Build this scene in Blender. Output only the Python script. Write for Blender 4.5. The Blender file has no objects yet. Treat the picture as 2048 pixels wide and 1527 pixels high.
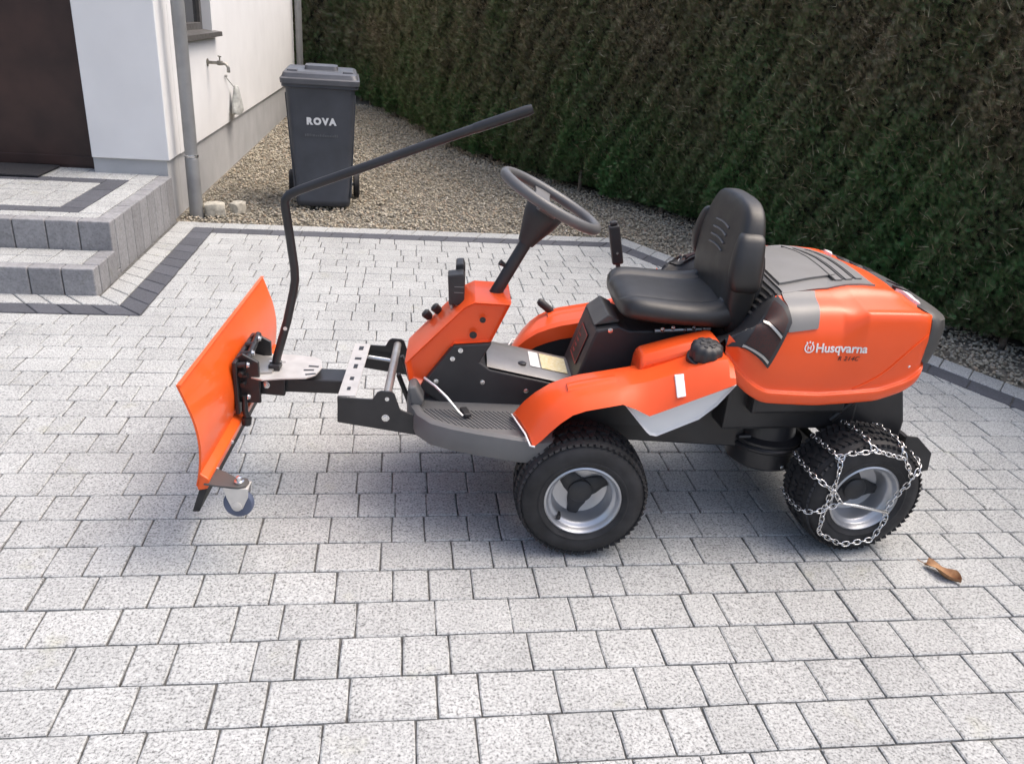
import bpy, bmesh, math, random
import numpy as np
from mathutils import Matrix, Vector

rnd = random.Random(11)
nrg = np.random.default_rng(5)
scene = bpy.context.scene
col = scene.collection

# ------------------------------------------------------------------ camera
FPX, YAW, PITCH, ROLL, CAMH = 1614.74, 0.15359, 0.42359, 0.07525, 1.38673
fw = Vector((math.sin(YAW) * math.cos(PITCH), math.cos(YAW) * math.cos(PITCH), -math.sin(PITCH)))
rt0 = Vector((math.cos(YAW), -math.sin(YAW), 0)); up0 = rt0.cross(fw)
rt = math.cos(ROLL) * rt0 + math.sin(ROLL) * up0
up = -math.sin(ROLL) * rt0 + math.cos(ROLL) * up0
cam_data = bpy.data.cameras.new('camera'); cam = bpy.data.objects.new('camera', cam_data); col.objects.link(cam)
cam.matrix_world = Matrix(((rt.x, up.x, -fw.x, 0), (rt.y, up.y, -fw.y, 0), (rt.z, up.z, -fw.z, CAMH), (0, 0, 0, 1)))
cam_data.sensor_fit = 'HORIZONTAL'; cam_data.sensor_width = 36; cam_data.lens = 36 * FPX / 2048
cam_data.clip_start = 0.05; cam_data.clip_end = 500
scene.camera = cam

# ------------------------------------------------------------------ light
SUN_EL = math.radians(64); SUN_AZ = math.radians(84)          # azimuth measured from +Y towards +X
sdir = Vector((math.sin(SUN_AZ) * math.cos(SUN_EL), math.cos(SUN_AZ) * math.cos(SUN_EL), math.sin(SUN_EL)))
world = bpy.data.worlds.new('World'); scene.world = world; world.use_nodes = True
wn = world.node_tree; bg = wn.nodes['Background']
sky = wn.nodes.new('ShaderNodeTexSky'); sky.sky_type = 'NISHITA'; sky.sun_disc = False
sky.sun_elevation = SUN_EL; sky.sun_rotation = SUN_AZ; sky.air_density = 1.0; sky.dust_density = 6.8; sky.ozone_density = 1.0
wn.links.new(sky.outputs[0], bg.inputs[0]); bg.inputs[1].default_value = 0.15
sl = bpy.data.lights.new('sun', 'SUN'); sl.energy = 0.58; sl.angle = math.radians(50); sl.color = (1.0, 0.965, 0.91)
sun = bpy.data.objects.new('sun', sl); col.objects.link(sun); sun.rotation_euler = sdir.to_track_quat('Z', 'Y').to_euler(); sun.location = (2, 4, 8)
scene.view_settings.view_transform = 'Standard'; scene.view_settings.look = 'None'
scene.view_settings.exposure = 0.92; scene.view_settings.gamma = 1.0

# ------------------------------------------------------------------ materials
def nd(nt, typ, **kw):
    n = nt.nodes.new(typ)
    for k, v in kw.items(): setattr(n, k, v)
    return n
def mat(name, base, rough=0.5, metal=0.0, vary=0.12, vscale=30.0, bump=0.0, bscale=200.0, spec=0.5, coat=0.0, rvar=0.1, base2=None, coords='Object', trans=0.0):
    m = bpy.data.materials.new(name); m.use_nodes = True; nt = m.node_tree
    bs = nt.nodes['Principled BSDF']; L = nt.links
    tc = nd(nt, 'ShaderNodeTexCoord')
    src = tc.outputs['Object']
    if coords == 'World': src = nd(nt, 'ShaderNodeNewGeometry').outputs['Position']
    n1 = nd(nt, 'ShaderNodeTexNoise'); n1.inputs['Scale'].default_value = vscale; n1.inputs['Detail'].default_value = 5; L.new(src, n1.inputs['Vector'])
    mx = nd(nt, 'ShaderNodeMix', data_type='RGBA')
    b2 = base2 or tuple(c * (1 - 2 * vary) for c in base)
    b1 = base if base2 else tuple(min(1, c * (1 + vary)) for c in base)
    mx.inputs['A'].default_value = (*b1, 1); mx.inputs['B'].default_value = (*b2, 1)
    rp = nd(nt, 'ShaderNodeValToRGB'); rp.color_ramp.elements[0].position = 0.32; rp.color_ramp.elements[1].position = 0.7
    L.new(n1.outputs['Fac'], rp.inputs[0]); L.new(rp.outputs[0], mx.inputs['Factor']); L.new(mx.outputs['Result'], bs.inputs['Base Color'])
    mr = nd(nt, 'ShaderNodeMapRange'); mr.inputs['To Min'].default_value = max(0.02, rough - rvar); mr.inputs['To Max'].default_value = min(1, rough + rvar)
    L.new(n1.outputs['Fac'], mr.inputs['Value']); L.new(mr.outputs[0], bs.inputs['Roughness'])
    bs.inputs['Metallic'].default_value = metal; bs.inputs['Specular IOR Level'].default_value = spec
    bs.inputs['Coat Weight'].default_value = coat; bs.inputs['Coat Roughness'].default_value = 0.09
    bs.inputs['Transmission Weight'].default_value = trans
    if bump:
        n2 = nd(nt, 'ShaderNodeTexNoise'); n2.inputs['Scale'].default_value = bscale; n2.inputs['Detail'].default_value = 4; L.new(src, n2.inputs['Vector'])
        bp = nd(nt, 'ShaderNodeBump'); bp.inputs['Strength'].default_value = bump; bp.inputs['Distance'].default_value = 0.004
        L.new(n2.outputs['Fac'], bp.inputs['Height']); L.new(bp.outputs[0], bs.inputs['Normal'])
    return m
def island_random(nt):
    g = nd(nt, 'ShaderNodeNewGeometry'); oi = nd(nt, 'ShaderNodeObjectInfo')
    a = nd(nt, 'ShaderNodeMath', operation='ADD'); nt.links.new(g.outputs['Random Per Island'], a.inputs[0]); nt.links.new(oi.outputs['Random'], a.inputs[1])
    f = nd(nt, 'ShaderNodeMath', operation='FRACT'); nt.links.new(a.outputs[0], f.inputs[0])
    return g, f.outputs[0]
def granite(name, light, dark, tint=0.08, speck=1.0, mid=None):
    """concrete stone with exposed granite grains"""
    m = bpy.data.materials.new(name); m.use_nodes = True; nt = m.node_tree; L = nt.links
    bs = nt.nodes['Principled BSDF']; g, fr = island_random(nt); P = g.outputs['Position']
    def noise(s, d=2, r=0.6):
        n = nd(nt, 'ShaderNodeTexNoise'); n.inputs['Scale'].default_value = s; n.inputs['Detail'].default_value = d; n.inputs['Roughness'].default_value = r; L.new(P, n.inputs['Vector']); return n
    n1 = noise(150 * speck, 3, 0.75); n2 = noise(55 * speck, 3, 0.7); n3 = noise(2.2, 4, 0.6); n4 = noise(9, 4, 0.6)
    r1 = nd(nt, 'ShaderNodeValToRGB'); cr = r1.color_ramp
    cr.elements[0].position = 0.33; cr.elements[0].color = (*dark, 1); cr.elements[1].position = 0.60; cr.elements[1].color = (*light, 1)
    e = cr.elements.new(0.46); e.color = (*(mid or tuple((a * 2 + b) / 3 for a, b in zip(light, dark))), 1)
    L.new(n1.outputs['Fac'], r1.inputs[0])
    def mul(c, fac, lo, hi):
        mr = nd(nt, 'ShaderNodeMapRange'); mr.inputs['From Min'].default_value = 0.3; mr.inputs['From Max'].default_value = 0.7
        mr.inputs['To Min'].default_value = lo; mr.inputs['To Max'].default_value = hi; L.new(fac, mr.inputs['Value'])
        v = nd(nt, 'ShaderNodeVectorMath', operation='SCALE'); L.new(c, v.inputs[0]); L.new(mr.outputs[0], v.inputs['Scale']); return v.outputs[0]
    c = mul(r1.outputs[0], n2.outputs['Fac'], 0.86, 1.12)
    c = mul(c, n3.outputs['Fac'], 0.89, 1.07); c = mul(c, n4.outputs['Fac'], 0.95, 1.05)
    mr = nd(nt, 'ShaderNodeMapRange'); mr.inputs['To Min'].default_value = 1 - tint; mr.inputs['To Max'].default_value = 1 + tint; L.new(fr, mr.inputs['Value'])
    v = nd(nt, 'ShaderNodeVectorMath', operation='SCALE'); L.new(c, v.inputs[0]); L.new(mr.outputs[0], v.inputs['Scale'])
    # faint yellowish lichen stains
    n5 = noise(5.5, 5, 0.6); rs = nd(nt, 'ShaderNodeValToRGB'); rs.color_ramp.elements[0].position = 0.62; rs.color_ramp.elements[1].position = 0.78
    L.new(n5.outputs['Fac'], rs.inputs[0]); mx = nd(nt, 'ShaderNodeMix', data_type='RGBA', blend_type='MULTIPLY'); mx.inputs['B'].default_value = (0.93, 0.92, 0.80, 1)
    L.new(rs.outputs[0], mx.inputs['Factor']); L.new(v.outputs[0], mx.inputs['A']); L.new(mx.outputs['Result'], bs.inputs['Base Color'])
    bs.inputs['Roughness'].default_value = 0.82; bs.inputs['Specular IOR Level'].default_value = 0.3
    bp = nd(nt, 'ShaderNodeBump'); bp.inputs['Strength'].default_value = 0.35; bp.inputs['Distance'].default_value = 0.002
    L.new(n1.outputs['Fac'], bp.inputs['Height']); L.new(bp.outputs[0], bs.inputs['Normal'])
    return m
def palette(name, stops, rough=0.8, fine=60.0, bump=0.3, trans=0.0, big=None, grain=0.25):
    """colour picked per piece from a ramp, with grain"""
    m = bpy.data.materials.new(name); m.use_nodes = True; nt = m.node_tree; L = nt.links
    bs = nt.nodes['Principled BSDF']; g, fr = island_random(nt); P = g.outputs['Position']
    n = nd(nt, 'ShaderNodeTexNoise'); n.inputs['Scale'].default_value = fine; n.inputs['Detail'].default_value = 4; L.new(P, n.inputs['Vector'])
    fac = fr
    if big:
        nb = nd(nt, 'ShaderNodeTexNoise'); nb.inputs['Scale'].default_value = big[0]; nb.inputs['Detail'].default_value = 4; L.new(P, nb.inputs['Vector'])
        mr = nd(nt, 'ShaderNodeMapRange'); mr.inputs['From Min'].default_value = 0.32; mr.inputs['From Max'].default_value = 0.68; L.new(nb.outputs['Fac'], mr.inputs['Value'])
        fv = mr.outputs[0]
        if len(big) > 2:       # growth habit: greener near the foot of the plant
            sx = nd(nt, 'ShaderNodeSeparateXYZ'); L.new(P, sx.inputs[0]); mz = nd(nt, 'ShaderNodeMapRange'); mz.inputs['From Min'].default_value = 0.1; mz.inputs['From Max'].default_value = big[2]
            L.new(sx.outputs['Z'], mz.inputs['Value']); mm = nd(nt, 'ShaderNodeMix'); mm.inputs['Factor'].default_value = 0.5; L.new(fv, mm.inputs['A']); L.new(mz.outputs[0], mm.inputs['B']); fv = mm.outputs['Result']
        mi = nd(nt, 'ShaderNodeMix'); mi.inputs['Factor'].default_value = big[1]; L.new(fr, mi.inputs['A']); L.new(fv, mi.inputs['B']); fac = mi.outputs['Result']
    rp = nd(nt, 'ShaderNodeValToRGB'); rp.color_ramp.elements[0].position = stops[0][0]; rp.color_ramp.elements[0].color = (*stops[0][1], 1)
    rp.color_ramp.elements[1].position = stops[-1][0]; rp.color_ramp.elements[1].color = (*stops[-1][1], 1)
    for p, c in stops[1:-1]: e = rp.color_ramp.elements.new(p); e.color = (*c, 1)
    L.new(fac, rp.inputs[0])
    mr2 = nd(nt, 'ShaderNodeMapRange'); mr2.inputs['From Min'].default_value = 0.3; mr2.inputs['From Max'].default_value = 0.7; mr2.inputs['To Min'].default_value = 1 - grain; mr2.inputs['To Max'].default_value = 1 + grain
    L.new(n.outputs['Fac'], mr2.inputs['Value']); v = nd(nt, 'ShaderNodeVectorMath', operation='SCALE'); L.new(rp.outputs[0], v.inputs[0]); L.new(mr2.outputs[0], v.inputs['Scale'])
    L.new(v.outputs[0], bs.inputs['Base Color']); bs.inputs['Roughness'].default_value = rough; bs.inputs['Specular IOR Level'].default_value = 0.3
    if bump:
        bp = nd(nt, 'ShaderNodeBump'); bp.inputs['Strength'].default_value = bump; bp.inputs['Distance'].default_value = 0.004; L.new(n.outputs['Fac'], bp.inputs['Height']); L.new(bp.outputs[0], bs.inputs['Normal'])
    return m

M = {}
M['paver'] = granite('paver_light', (0.462, 0.475, 0.472), (0.106, 0.109, 0.109), 0.06)
M['dark_paver'] = granite('paver_graphite', (0.098, 0.103, 0.120), (0.060, 0.062, 0.071), 0.10, 1.0)
M['step_block'] = granite('step_block_grey', (0.28, 0.282, 0.292), (0.20, 0.202, 0.208), 0.10, 0.6)
M['joint'] = mat('joint_sand', (0.105, 0.104, 0.10), 0.95, vary=0.3, vscale=60, coords='World')
M['soil'] = mat('soil', (0.20, 0.18, 0.145), 0.95, vary=0.3, vscale=8, bump=0.5, bscale=60, coords='World')
M['gravel'] = palette('gravel_stones', [(0.0, (0.34, 0.305, 0.235)), (0.25, (0.40, 0.365, 0.285)), (0.5, (0.30, 0.28, 0.24)), (0.7, (0.45, 0.41, 0.325)), (0.88, (0.35, 0.275, 0.20)), (1.0, (0.53, 0.49, 0.42))], 0.85, 120, 0.3)
M['boulder'] = palette('pale_stone', [(0, (0.42, 0.40, 0.34)), (1, (0.50, 0.47, 0.40))], 0.85, 40, 0.6)
M['thuja'] = palette('thuja_leaf', [(0.0, (0.038, 0.170, 0.040)), (0.32, (0.088, 0.172, 0.058)), (0.52, (0.134, 0.155, 0.074)), (0.68, (0.172, 0.154, 0.090)), (0.84, (0.205, 0.165, 0.110)), (1.0, (0.42, 0.34, 0.23))], 0.65, 25, 0.0, big=(1.6, 0.55, 1.15), grain=0.3)
M['thuja_core'] = mat('hedge_dark_core', (0.040, 0.036, 0.024), 0.95, vary=0.4, vscale=20, bump=0.6, bscale=30, coords='World')
M['dry_twig'] = palette('dry_twig', [(0, (0.30, 0.22, 0.13)), (0.6, (0.42, 0.35, 0.22)), (1, (0.50, 0.47, 0.34))], 0.8, 30, 0.0)
M['bark'] = mat('thuja_bark', (0.16, 0.13, 0.10), 0.9, vary=0.3, vscale=30, bump=0.6, bscale=60)
M['render'] = mat('white_render', (0.74, 0.745, 0.745), 0.9, vary=0.025, vscale=3, bump=0.25, bscale=420, coords='World', spec=0.2)
M['plinth'] = mat('grey_plinth', (0.43, 0.435, 0.44), 0.9, vary=0.05, vscale=4, bump=0.3, bscale=300, coords='World', spec=0.2)
M['door'] = mat('brown_door', (0.046, 0.024, 0.020), 0.42, vary=0.18, vscale=5, bump=0.05, bscale=60)
M['zinc'] = mat('zinc_pipe', (0.30, 0.305, 0.305), 0.45, 0.35, vary=0.08, vscale=9)
M['sill'] = mat('sill_metal', (0.12, 0.115, 0.11), 0.45, 0.3, vary=0.1)
M['glass'] = mat('window_glass', (0.02, 0.022, 0.025), 0.04, 0.0, vary=0.0, rvar=0.01)
M['brass'] = mat('old_brass', (0.30, 0.29, 0.26), 0.4, 0.8, vary=0.2)
M['cloth'] = mat('grey_cloth', (0.42, 0.43, 0.41), 0.95, vary=0.15, vscale=25, bump=0.5, bscale=90)
M['bin'] = mat('bin_plastic', (0.050, 0.055, 0.066), 0.5, vary=0.12, vscale=6, bump=0.05, bscale=300)
M['bin_lid'] = mat('bin_lid_plastic', (0.085, 0.088, 0.098), 0.4, vary=0.12, vscale=8)
M['white_print'] = mat('white_print', (0.75, 0.75, 0.74), 0.6, vary=0.04)
M['faint_print'] = mat('worn_print', (0.10, 0.105, 0.115), 0.6, vary=0.1)
M['black_print'] = mat('black_print', (0.03, 0.02, 0.02), 0.5)
M['orange'] = mat('orange_body', (0.86, 0.098, 0.018), 0.36, vary=0.03, vscale=4, coat=0.22, spec=0.4, bump=0.02, bscale=500, rvar=0.05)
M['plough'] = mat('orange_powder_coat', (0.80, 0.108, 0.014), 0.36, vary=0.03, vscale=5, coat=0.22, spec=0.4, bump=0.03, bscale=260, rvar=0.06)
M['black'] = mat('black_steel', (0.022, 0.022, 0.024), 0.38, vary=0.15, vscale=12, bump=0.04, bscale=300)
M['plastic'] = mat('black_plastic', (0.030, 0.030, 0.032), 0.5, vary=0.1, vscale=10, bump=0.08, bscale=500)
M['grille'] = mat('grille_mesh', (0.012, 0.010, 0.010), 0.6, vary=0.2, vscale=300, base2=(0.06, 0.012, 0.008))
M['grey'] = mat('grey_cover', (0.185, 0.182, 0.176), 0.45, vary=0.05, vscale=6, bump=0.05, bscale=500)
M['dgrey'] = mat('dark_grey_bumper', (0.070, 0.068, 0.066), 0.5, vary=0.08, vscale=8, bump=0.05, bscale=500)
M['floor'] = mat('floor_grey', (0.135, 0.135, 0.135), 0.55, vary=0.06, vscale=10, bump=0.08, bscale=500)
M['vinyl'] = mat('seat_vinyl', (0.026, 0.025, 0.024), 0.42, spec=0.55, vary=0.08, vscale=20, bump=0.18, bscale=500)
M['rubber'] = mat('tyre_rubber', (0.020, 0.020, 0.022), 0.72, vary=0.25, vscale=18, bump=0.12, bscale=160)
M['silver'] = mat('silver_rim', (0.52, 0.53, 0.55), 0.34, 0.75, vary=0.05, vscale=12)
M['chrome'] = mat('bright_zinc', (0.72, 0.72, 0.72), 0.24, 0.95, vary=0.06, vscale=50)
M['steel'] = mat('bare_steel', (0.46, 0.45, 0.43), 0.38, 0.7, vary=0.08, vscale=20)
M['dull_metal'] = mat('dull_metal', (0.30, 0.29, 0.275), 0.36, 0.55, vary=0.08, vscale=14)
M['galv_and_sheen'] = mat('pale_steel_and_sheen', (0.60, 0.58, 0.55), 0.45, 0.4, vary=0.06, vscale=25)
M['tank'] = mat('white_tank', (0.66, 0.67, 0.67), 0.45, vary=0.03, vscale=8)
M['reflector'] = mat('white_reflector', (0.80, 0.80, 0.80), 0.25, vary=0.05, vscale=120)
M['yellow'] = mat('warning_sticker', (0.62, 0.52, 0.22), 0.5, vary=0.1, vscale=110, base2=(0.70, 0.66, 0.50))
M['redlabel'] = mat('red_label', (0.35, 0.05, 0.04), 0.5)
M['wheel_grey'] = mat('steering_grey', (0.11, 0.11, 0.112), 0.40, vary=0.08, vscale=14)
M['caster'] = mat('blue_grey_rubber', (0.085, 0.105, 0.165), 0.55, vary=0.1)
M['mat'] = mat('dark_doormat', (0.022, 0.022, 0.026), 0.95, vary=0.3, vscale=120, bump=0.6, bscale=300)
M['leaf'] = mat('dead_leaf', (0.50, 0.29, 0.14), 0.7, base2=(0.30, 0.15, 0.075), vscale=40, bump=0.2)

# ------------------------------------------------------------------ helpers
WM = {}
class MB:
    """collects geometry for one mesh object"""
    def __init__(s): s.v = []; s.f = []
    def add(s, v, f):
        o = len(s.v); s.v += [tuple(p) for p in v]; s.f += [tuple(i + o for i in q) for q in f]; return s
    def box(s, x0, x1, y0, y1, z0, z1):
        return s.add([(x0, y0, z0), (x1, y0, z0), (x1, y1, z0), (x0, y1, z0), (x0, y0, z1), (x1, y0, z1), (x1, y1, z1), (x0, y1, z1)],
                     [(3, 2, 1, 0), (4, 5, 6, 7), (0, 1, 5, 4), (1, 2, 6, 5), (2, 3, 7, 6), (3, 0, 4, 7)])
    def rbox(s, c, size, mx):
        hx, hy, hz = (k / 2 for k in size); v = []
        for z in (-hz, hz):
            for x, y in ((-hx, -hy), (hx, -hy), (hx, hy), (-hx, hy)): v.append(Vector(c) + mx @ Vector((x, y, z)))
        return s.add(v, [(3, 2, 1, 0), (4, 5, 6, 7), (0, 1, 5, 4), (1, 2, 6, 5), (2, 3, 7, 6), (3, 0, 4, 7)])
    def prism(s, poly, a, b):                     # poly in (x,z), extruded along y from a to b
        if sum(poly[i][0] * poly[(i + 1) % len(poly)][1] - poly[(i + 1) % len(poly)][0] * poly[i][1] for i in range(len(poly))) < 0: poly = poly[::-1]
        n = len(poly); v = [(x, a, z) for x, z in poly] + [(x, b, z) for x, z in poly]
        return s.add(v, [tuple(range(n)), tuple(range(2 * n - 1, n - 1, -1))] + [(i, i + n, (i + 1) % n + n, (i + 1) % n) for i in range(n)])
    def prism_z(s, poly, a, b):                   # poly in (x,y), extruded along z
        if sum(poly[i][0] * poly[(i + 1) % len(poly)][1] - poly[(i + 1) % len(poly)][0] * poly[i][1] for i in range(len(poly))) < 0: poly = poly[::-1]
        n = len(poly); v = [(x, y, a) for x, y in poly] + [(x, y, b) for x, y in poly]
        return s.add(v, [tuple(range(n - 1, -1, -1)), tuple(range(n, 2 * n))] + [(i, (i + 1) % n, (i + 1) % n + n, i + n) for i in range(n)])
    def tube(s, pts, r, n=12, caps=True, closed=False, flat=None):
        pts = [Vector(p) for p in pts]; m = len(pts); rs = r if isinstance(r, (list, tuple)) else [r] * m
        rings = []; pn = None
        for i, p in enumerate(pts):
            if closed: t = pts[(i + 1) % m] - pts[i - 1]
            else: t = pts[min(i + 1, m - 1)] - pts[max(i - 1, 0)]
            t.normalize()
            if pn is None:
                a = Vector((0, 0, 1)) if abs(t.z) < 0.9 else Vector((1, 0, 0)); pn = (a - t * a.dot(t)).normalized()
            else: pn = (pn - t * pn.dot(t)).normalized()
            b = t.cross(pn); k = flat or 1.0
            rings.append([p + rs[i] * (math.cos(2 * math.pi * j / n) * pn * k + math.sin(2 * math.pi * j / n) * b) for j in range(n)])
        return s.loft(rings, caps and not closed, closed)
    def loft(s, rings, caps=True, wrap=False, ring_closed=True):
        n = len(rings[0]); m = len(rings); v = [p for r in rings for p in r]; f = []
        for i in range(m if wrap else m - 1):
            k = (i + 1) % m
            for j in range(n if ring_closed else n - 1):
                jj = (j + 1) % n; f.append((i * n + j, i * n + jj, k * n + jj, k * n + j))
        if caps: f.append(tuple(range(n - 1, -1, -1))); f.append(tuple((m - 1) * n + j for j in range(n)))
        return s.add(v, f)
    def lathe(s, prof, c=(0, 0, 0), axis='Y', n=32, caps=False, a0=0.0):
        rings = []
        for r, a in prof:
            ring = []
            for j in range(n):
                t = a0 + 2 * math.pi * j / n; x, y = r * math.cos(t), r * math.sin(t)
                p = {'Y': (x, a, y), 'Z': (x, y, a), 'X': (a, x, y)}[axis]; ring.append((p[0] + c[0], p[1] + c[1], p[2] + c[2]))
            rings.append(ring)
        return s.loft(rings, caps)
    def build(s, name, m, parent=None, W=None, smooth=None, bevel=0.0, bseg=2, sub=0, fixn=True):
        me = bpy.data.meshes.new(name); me.from_pydata([tuple(p) for p in s.v], [], s.f)
        if fixn:
            bm = bmesh.new(); bm.from_mesh(me); bmesh.ops.recalc_face_normals(bm, faces=bm.faces); bm.to_mesh(me); bm.free()
        return obj(name, me, m, parent, W, smooth, bevel, bseg, sub)
def obj(name, me, m, parent=None, W=None, smooth=None, bevel=0.0, bseg=2, sub=0):
    if m is not None and not me.materials: me.materials.append(M[m] if isinstance(m, str) else m)
    if smooth is not None:
        me.shade_smooth()
        if smooth < 170: me.set_sharp_from_angle(angle=math.radians(smooth))
    o = bpy.data.objects.new(name, me); col.objects.link(o)
    W = W if W is not None else (WM[parent.name] if parent else Matrix.Identity(4))
    place(o, parent, W)
    if bevel:
        b = o.modifiers.new('bevel', 'BEVEL'); b.width = bevel; b.segments = bseg; b.limit_method = 'ANGLE'; b.angle_limit = math.radians(28); b.harden_normals = False
    if sub:
        b = o.modifiers.new('smooth', 'SUBSURF'); b.levels = sub; b.render_levels = sub
    return o
def place(o, parent, W):
    WM[o.name] = W
    if parent is not None: o.parent = parent; o.matrix_basis = WM[parent.name].inverted() @ W
    else: o.matrix_basis = W
def tag(o, label=None, cat=None, group=None, kind=None):
    for k, v in (('label', label), ('category', cat), ('group', group), ('kind', kind)):
        if v: o[k] = v
    return o
def thing(name, label, cat, loc=(0, 0, 0), rotz=0.0, group=None):
    o = bpy.data.objects.new(name, None); o.empty_display_size = 0.1; col.objects.link(o)
    place(o, None, Matrix.Translation(loc) @ Matrix.Rotation(rotz, 4, 'Z')); return tag(o, label, cat, group)
def text_mesh(body, size, bold=0.0, extrude=0.0006, shear=0.0, align='LEFT', space=1.0):
    cu = bpy.data.curves.new('txt', 'FONT'); cu.body = body; cu.size = size; cu.offset = bold; cu.extrude = extrude; cu.shear = shear; cu.align_x = align; cu.space_character = space
    cu.resolution_u = 4
    o = bpy.data.objects.new('txt', cu); col.objects.link(o); bpy.context.view_layer.update()
    me = bpy.data.meshes.new_from_object(o.evaluated_get(bpy.context.evaluated_depsgraph_get()))
    bpy.data.objects.remove(o); bpy.data.curves.remove(cu); me.materials.clear(); return me
def catmull(P, t):
    n = len(P); i = min(int(t), n - 2); f = t - i
    p0 = P[max(i - 1, 0)]; p1 = P[i]; p2 = P[i + 1]; p3 = P[min(i + 2, n - 1)]
    return tuple(0.5 * (2 * b + (c - a) * f + (2 * a - 5 * b + 4 * c - d) * f * f + (3 * b - a - 3 * c + d) * f ** 3) for a, b, c, d in zip(p0, p1, p2, p3))
def curve(P, n):
    return [catmull(P, (len(P) - 1) * i / (n - 1)) for i in range(n)]
def interp(x, xs, ys):
    return float(np.interp(x, xs, ys))
def bolt_head(mb, c, r=0.008, h=0.006, axis='Y', sgn=-1):
    mb.lathe([(r * 1.25, 0), (r * 1.25, sgn * h * 0.3), (r * 0.9, sgn * h * 0.35), (r * 0.85, sgn * h), (0.0005, sgn * h * 1.15)], c, axis, 10)

# ================================================================== SETTING
g0 = MB(); g0.box(-90, 90, -90, 120, -0.40, -0.085)
tag(g0.build('ground', 'soil'), kind='structure')

ROW, RY = 0.1288, 1.8045
FIELD_FAR = 5.284
KD = Vector((0.4446, -0.8957, 0))                     # direction of the slanting kerb, towards the camera
KN = Vector((0.8957, 0.4446, 0))                      # its outward normal
KP = Vector((1.425, FIELD_FAR, 0))                    # corner of the paved field
STX = -1.47                                           # right face of the entrance steps
drive = MB(); drive.prism_z([(-4.2, -2.2), (5.4, -2.2), (KP.x + KD.x * 8.6, KP.y + KD.y * 8.6), (KP.x + 0.13, FIELD_FAR + 0.27), (-1.49, FIELD_FAR + 0.27), (-1.49, 5.62), (-4.2, 5.62)], -0.084, -0.0075)
driveway = tag(drive.build('driveway', 'joint'), kind='structure')

GAP = 0.0030
def paver_mesh(poly, rng, h=0.06, ch=0.0034, wob=0.0012, jit=True):
    """one stone from its plan outline (counter-clockwise), shrunk by half a joint, with worn top arrises"""
    n = len(poly); c = (sum(p[0] for p in poly) / n, sum(p[1] for p in poly) / n); pts = []
    for i in range(n):
        a, b = poly[i], poly[(i + 1) % n]
        pts.append((a, True)); pts.append((((a[0] + b[0]) / 2, (a[1] + b[1]) / 2), False))
    def shrink(p, d):
        dx, dy = p[0] - c[0], p[1] - c[1]; sx = max(1e-6, abs(dx)); sy = max(1e-6, abs(dy))
        return (p[0] - math.copysign(min(d, sx), dx) * (1 if abs(dx) > 0.012 else 0), p[1] - math.copysign(min(d, sy), dy) * (1 if abs(dy) > 0.012 else 0))
    base = []
    for p, corner in pts:
        q = shrink(p, GAP / 2 + (0.0010 if corner else 0)); base.append((q[0] + rng.uniform(-wob, wob), q[1] + rng.uniform(-wob, wob)))
    m = len(base); top = [shrink(p, ch) for p in base]
    v = [(x, y, -h) for x, y in base] + [(x, y, -ch * 0.75) for x, y in base] + [(x, y, 0) for x, y in top]
    f = [(i, (i + 1) % m, (i + 1) % m + m, i + m) for i in range(m)] + [(i + m, (i + 1) % m + m, (i + 1) % m + 2 * m, i + 2 * m) for i in range(m)] + [tuple(range(2 * m, 3 * m))]
    return v, f
def clip(poly, p, nrm):
    out = []
    for i in range(len(poly)):
        a, b = poly[i], poly[(i + 1) % len(poly)]
        da = (a[0] - p.x) * nrm.x + (a[1] - p.y) * nrm.y; db = (b[0] - p.x) * nrm.x + (b[1] - p.y) * nrm.y
        if da <= 0: out.append(a)
        if da * db < 0: t = da / (da - db); out.append((a[0] + t * (b[0] - a[0]), a[1] + t * (b[1] - a[1])))
    return out
def area(poly): return abs(sum(poly[i][0] * poly[(i + 1) % len(poly)][1] - poly[(i + 1) % len(poly)][0] * poly[i][1] for i in range(len(poly)))) / 2
def to_px(p):
    d = Vector(p) - Vector((0, 0, CAMH)); z = d.dot(fw)
    if z < 0.05: return None
    return (1024 + FPX * d.dot(rt) / z, 763.5 - FPX * d.dot(up) / z)

WID = [0.0945, 0.112, 0.1288, 0.1455, 0.162, 0.178, 0.195]
JOINTS = {1: [-0.902, -0.806, -0.709, -0.545, -0.415, -0.217, -0.043, 0.155, 0.268],
          0: [-0.889, -0.759, -0.611, -0.498, -0.319, -0.156, -0.008, 0.086, 0.202, 0.375, 0.521, 0.614, 0.794, 0.956, 1.153, 1.244, 1.395, 1.592, 1.768],
          -1: [-0.841, -0.663, -0.551, -0.387, -0.277, -0.097, 0.1, 0.291, 0.451, 0.566, 0.759, 0.856, 1.033, 1.209, 1.375, 1.486, 1.665],
          -2: [-0.728, -0.597, -0.503, -0.321, -0.227, -0.129, 0.016, 0.129, 0.323, 0.498, 0.645, 0.823, 0.918, 1.084, 1.178, 1.292, 1.455, 1.648],
          -3: [-0.697, -0.552, -0.391, -0.277, -0.1, 0.094, 0.19, 0.367, 0.562, 0.707, 0.803, 0.996, 1.143, 1.288, 1.415, 1.561],
          -4: [-0.615, -0.503, -0.358, -0.261, -0.149, 0.045, 0.174, 0.336, 0.481, 0.591, 0.687, 0.816, 0.914, 1.091, 1.253, 1.446],
          -5: [0.377, 0.492, 0.639, 0.75, 0.91, 1.043, 1.219, 1.313]}
cells = []
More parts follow.
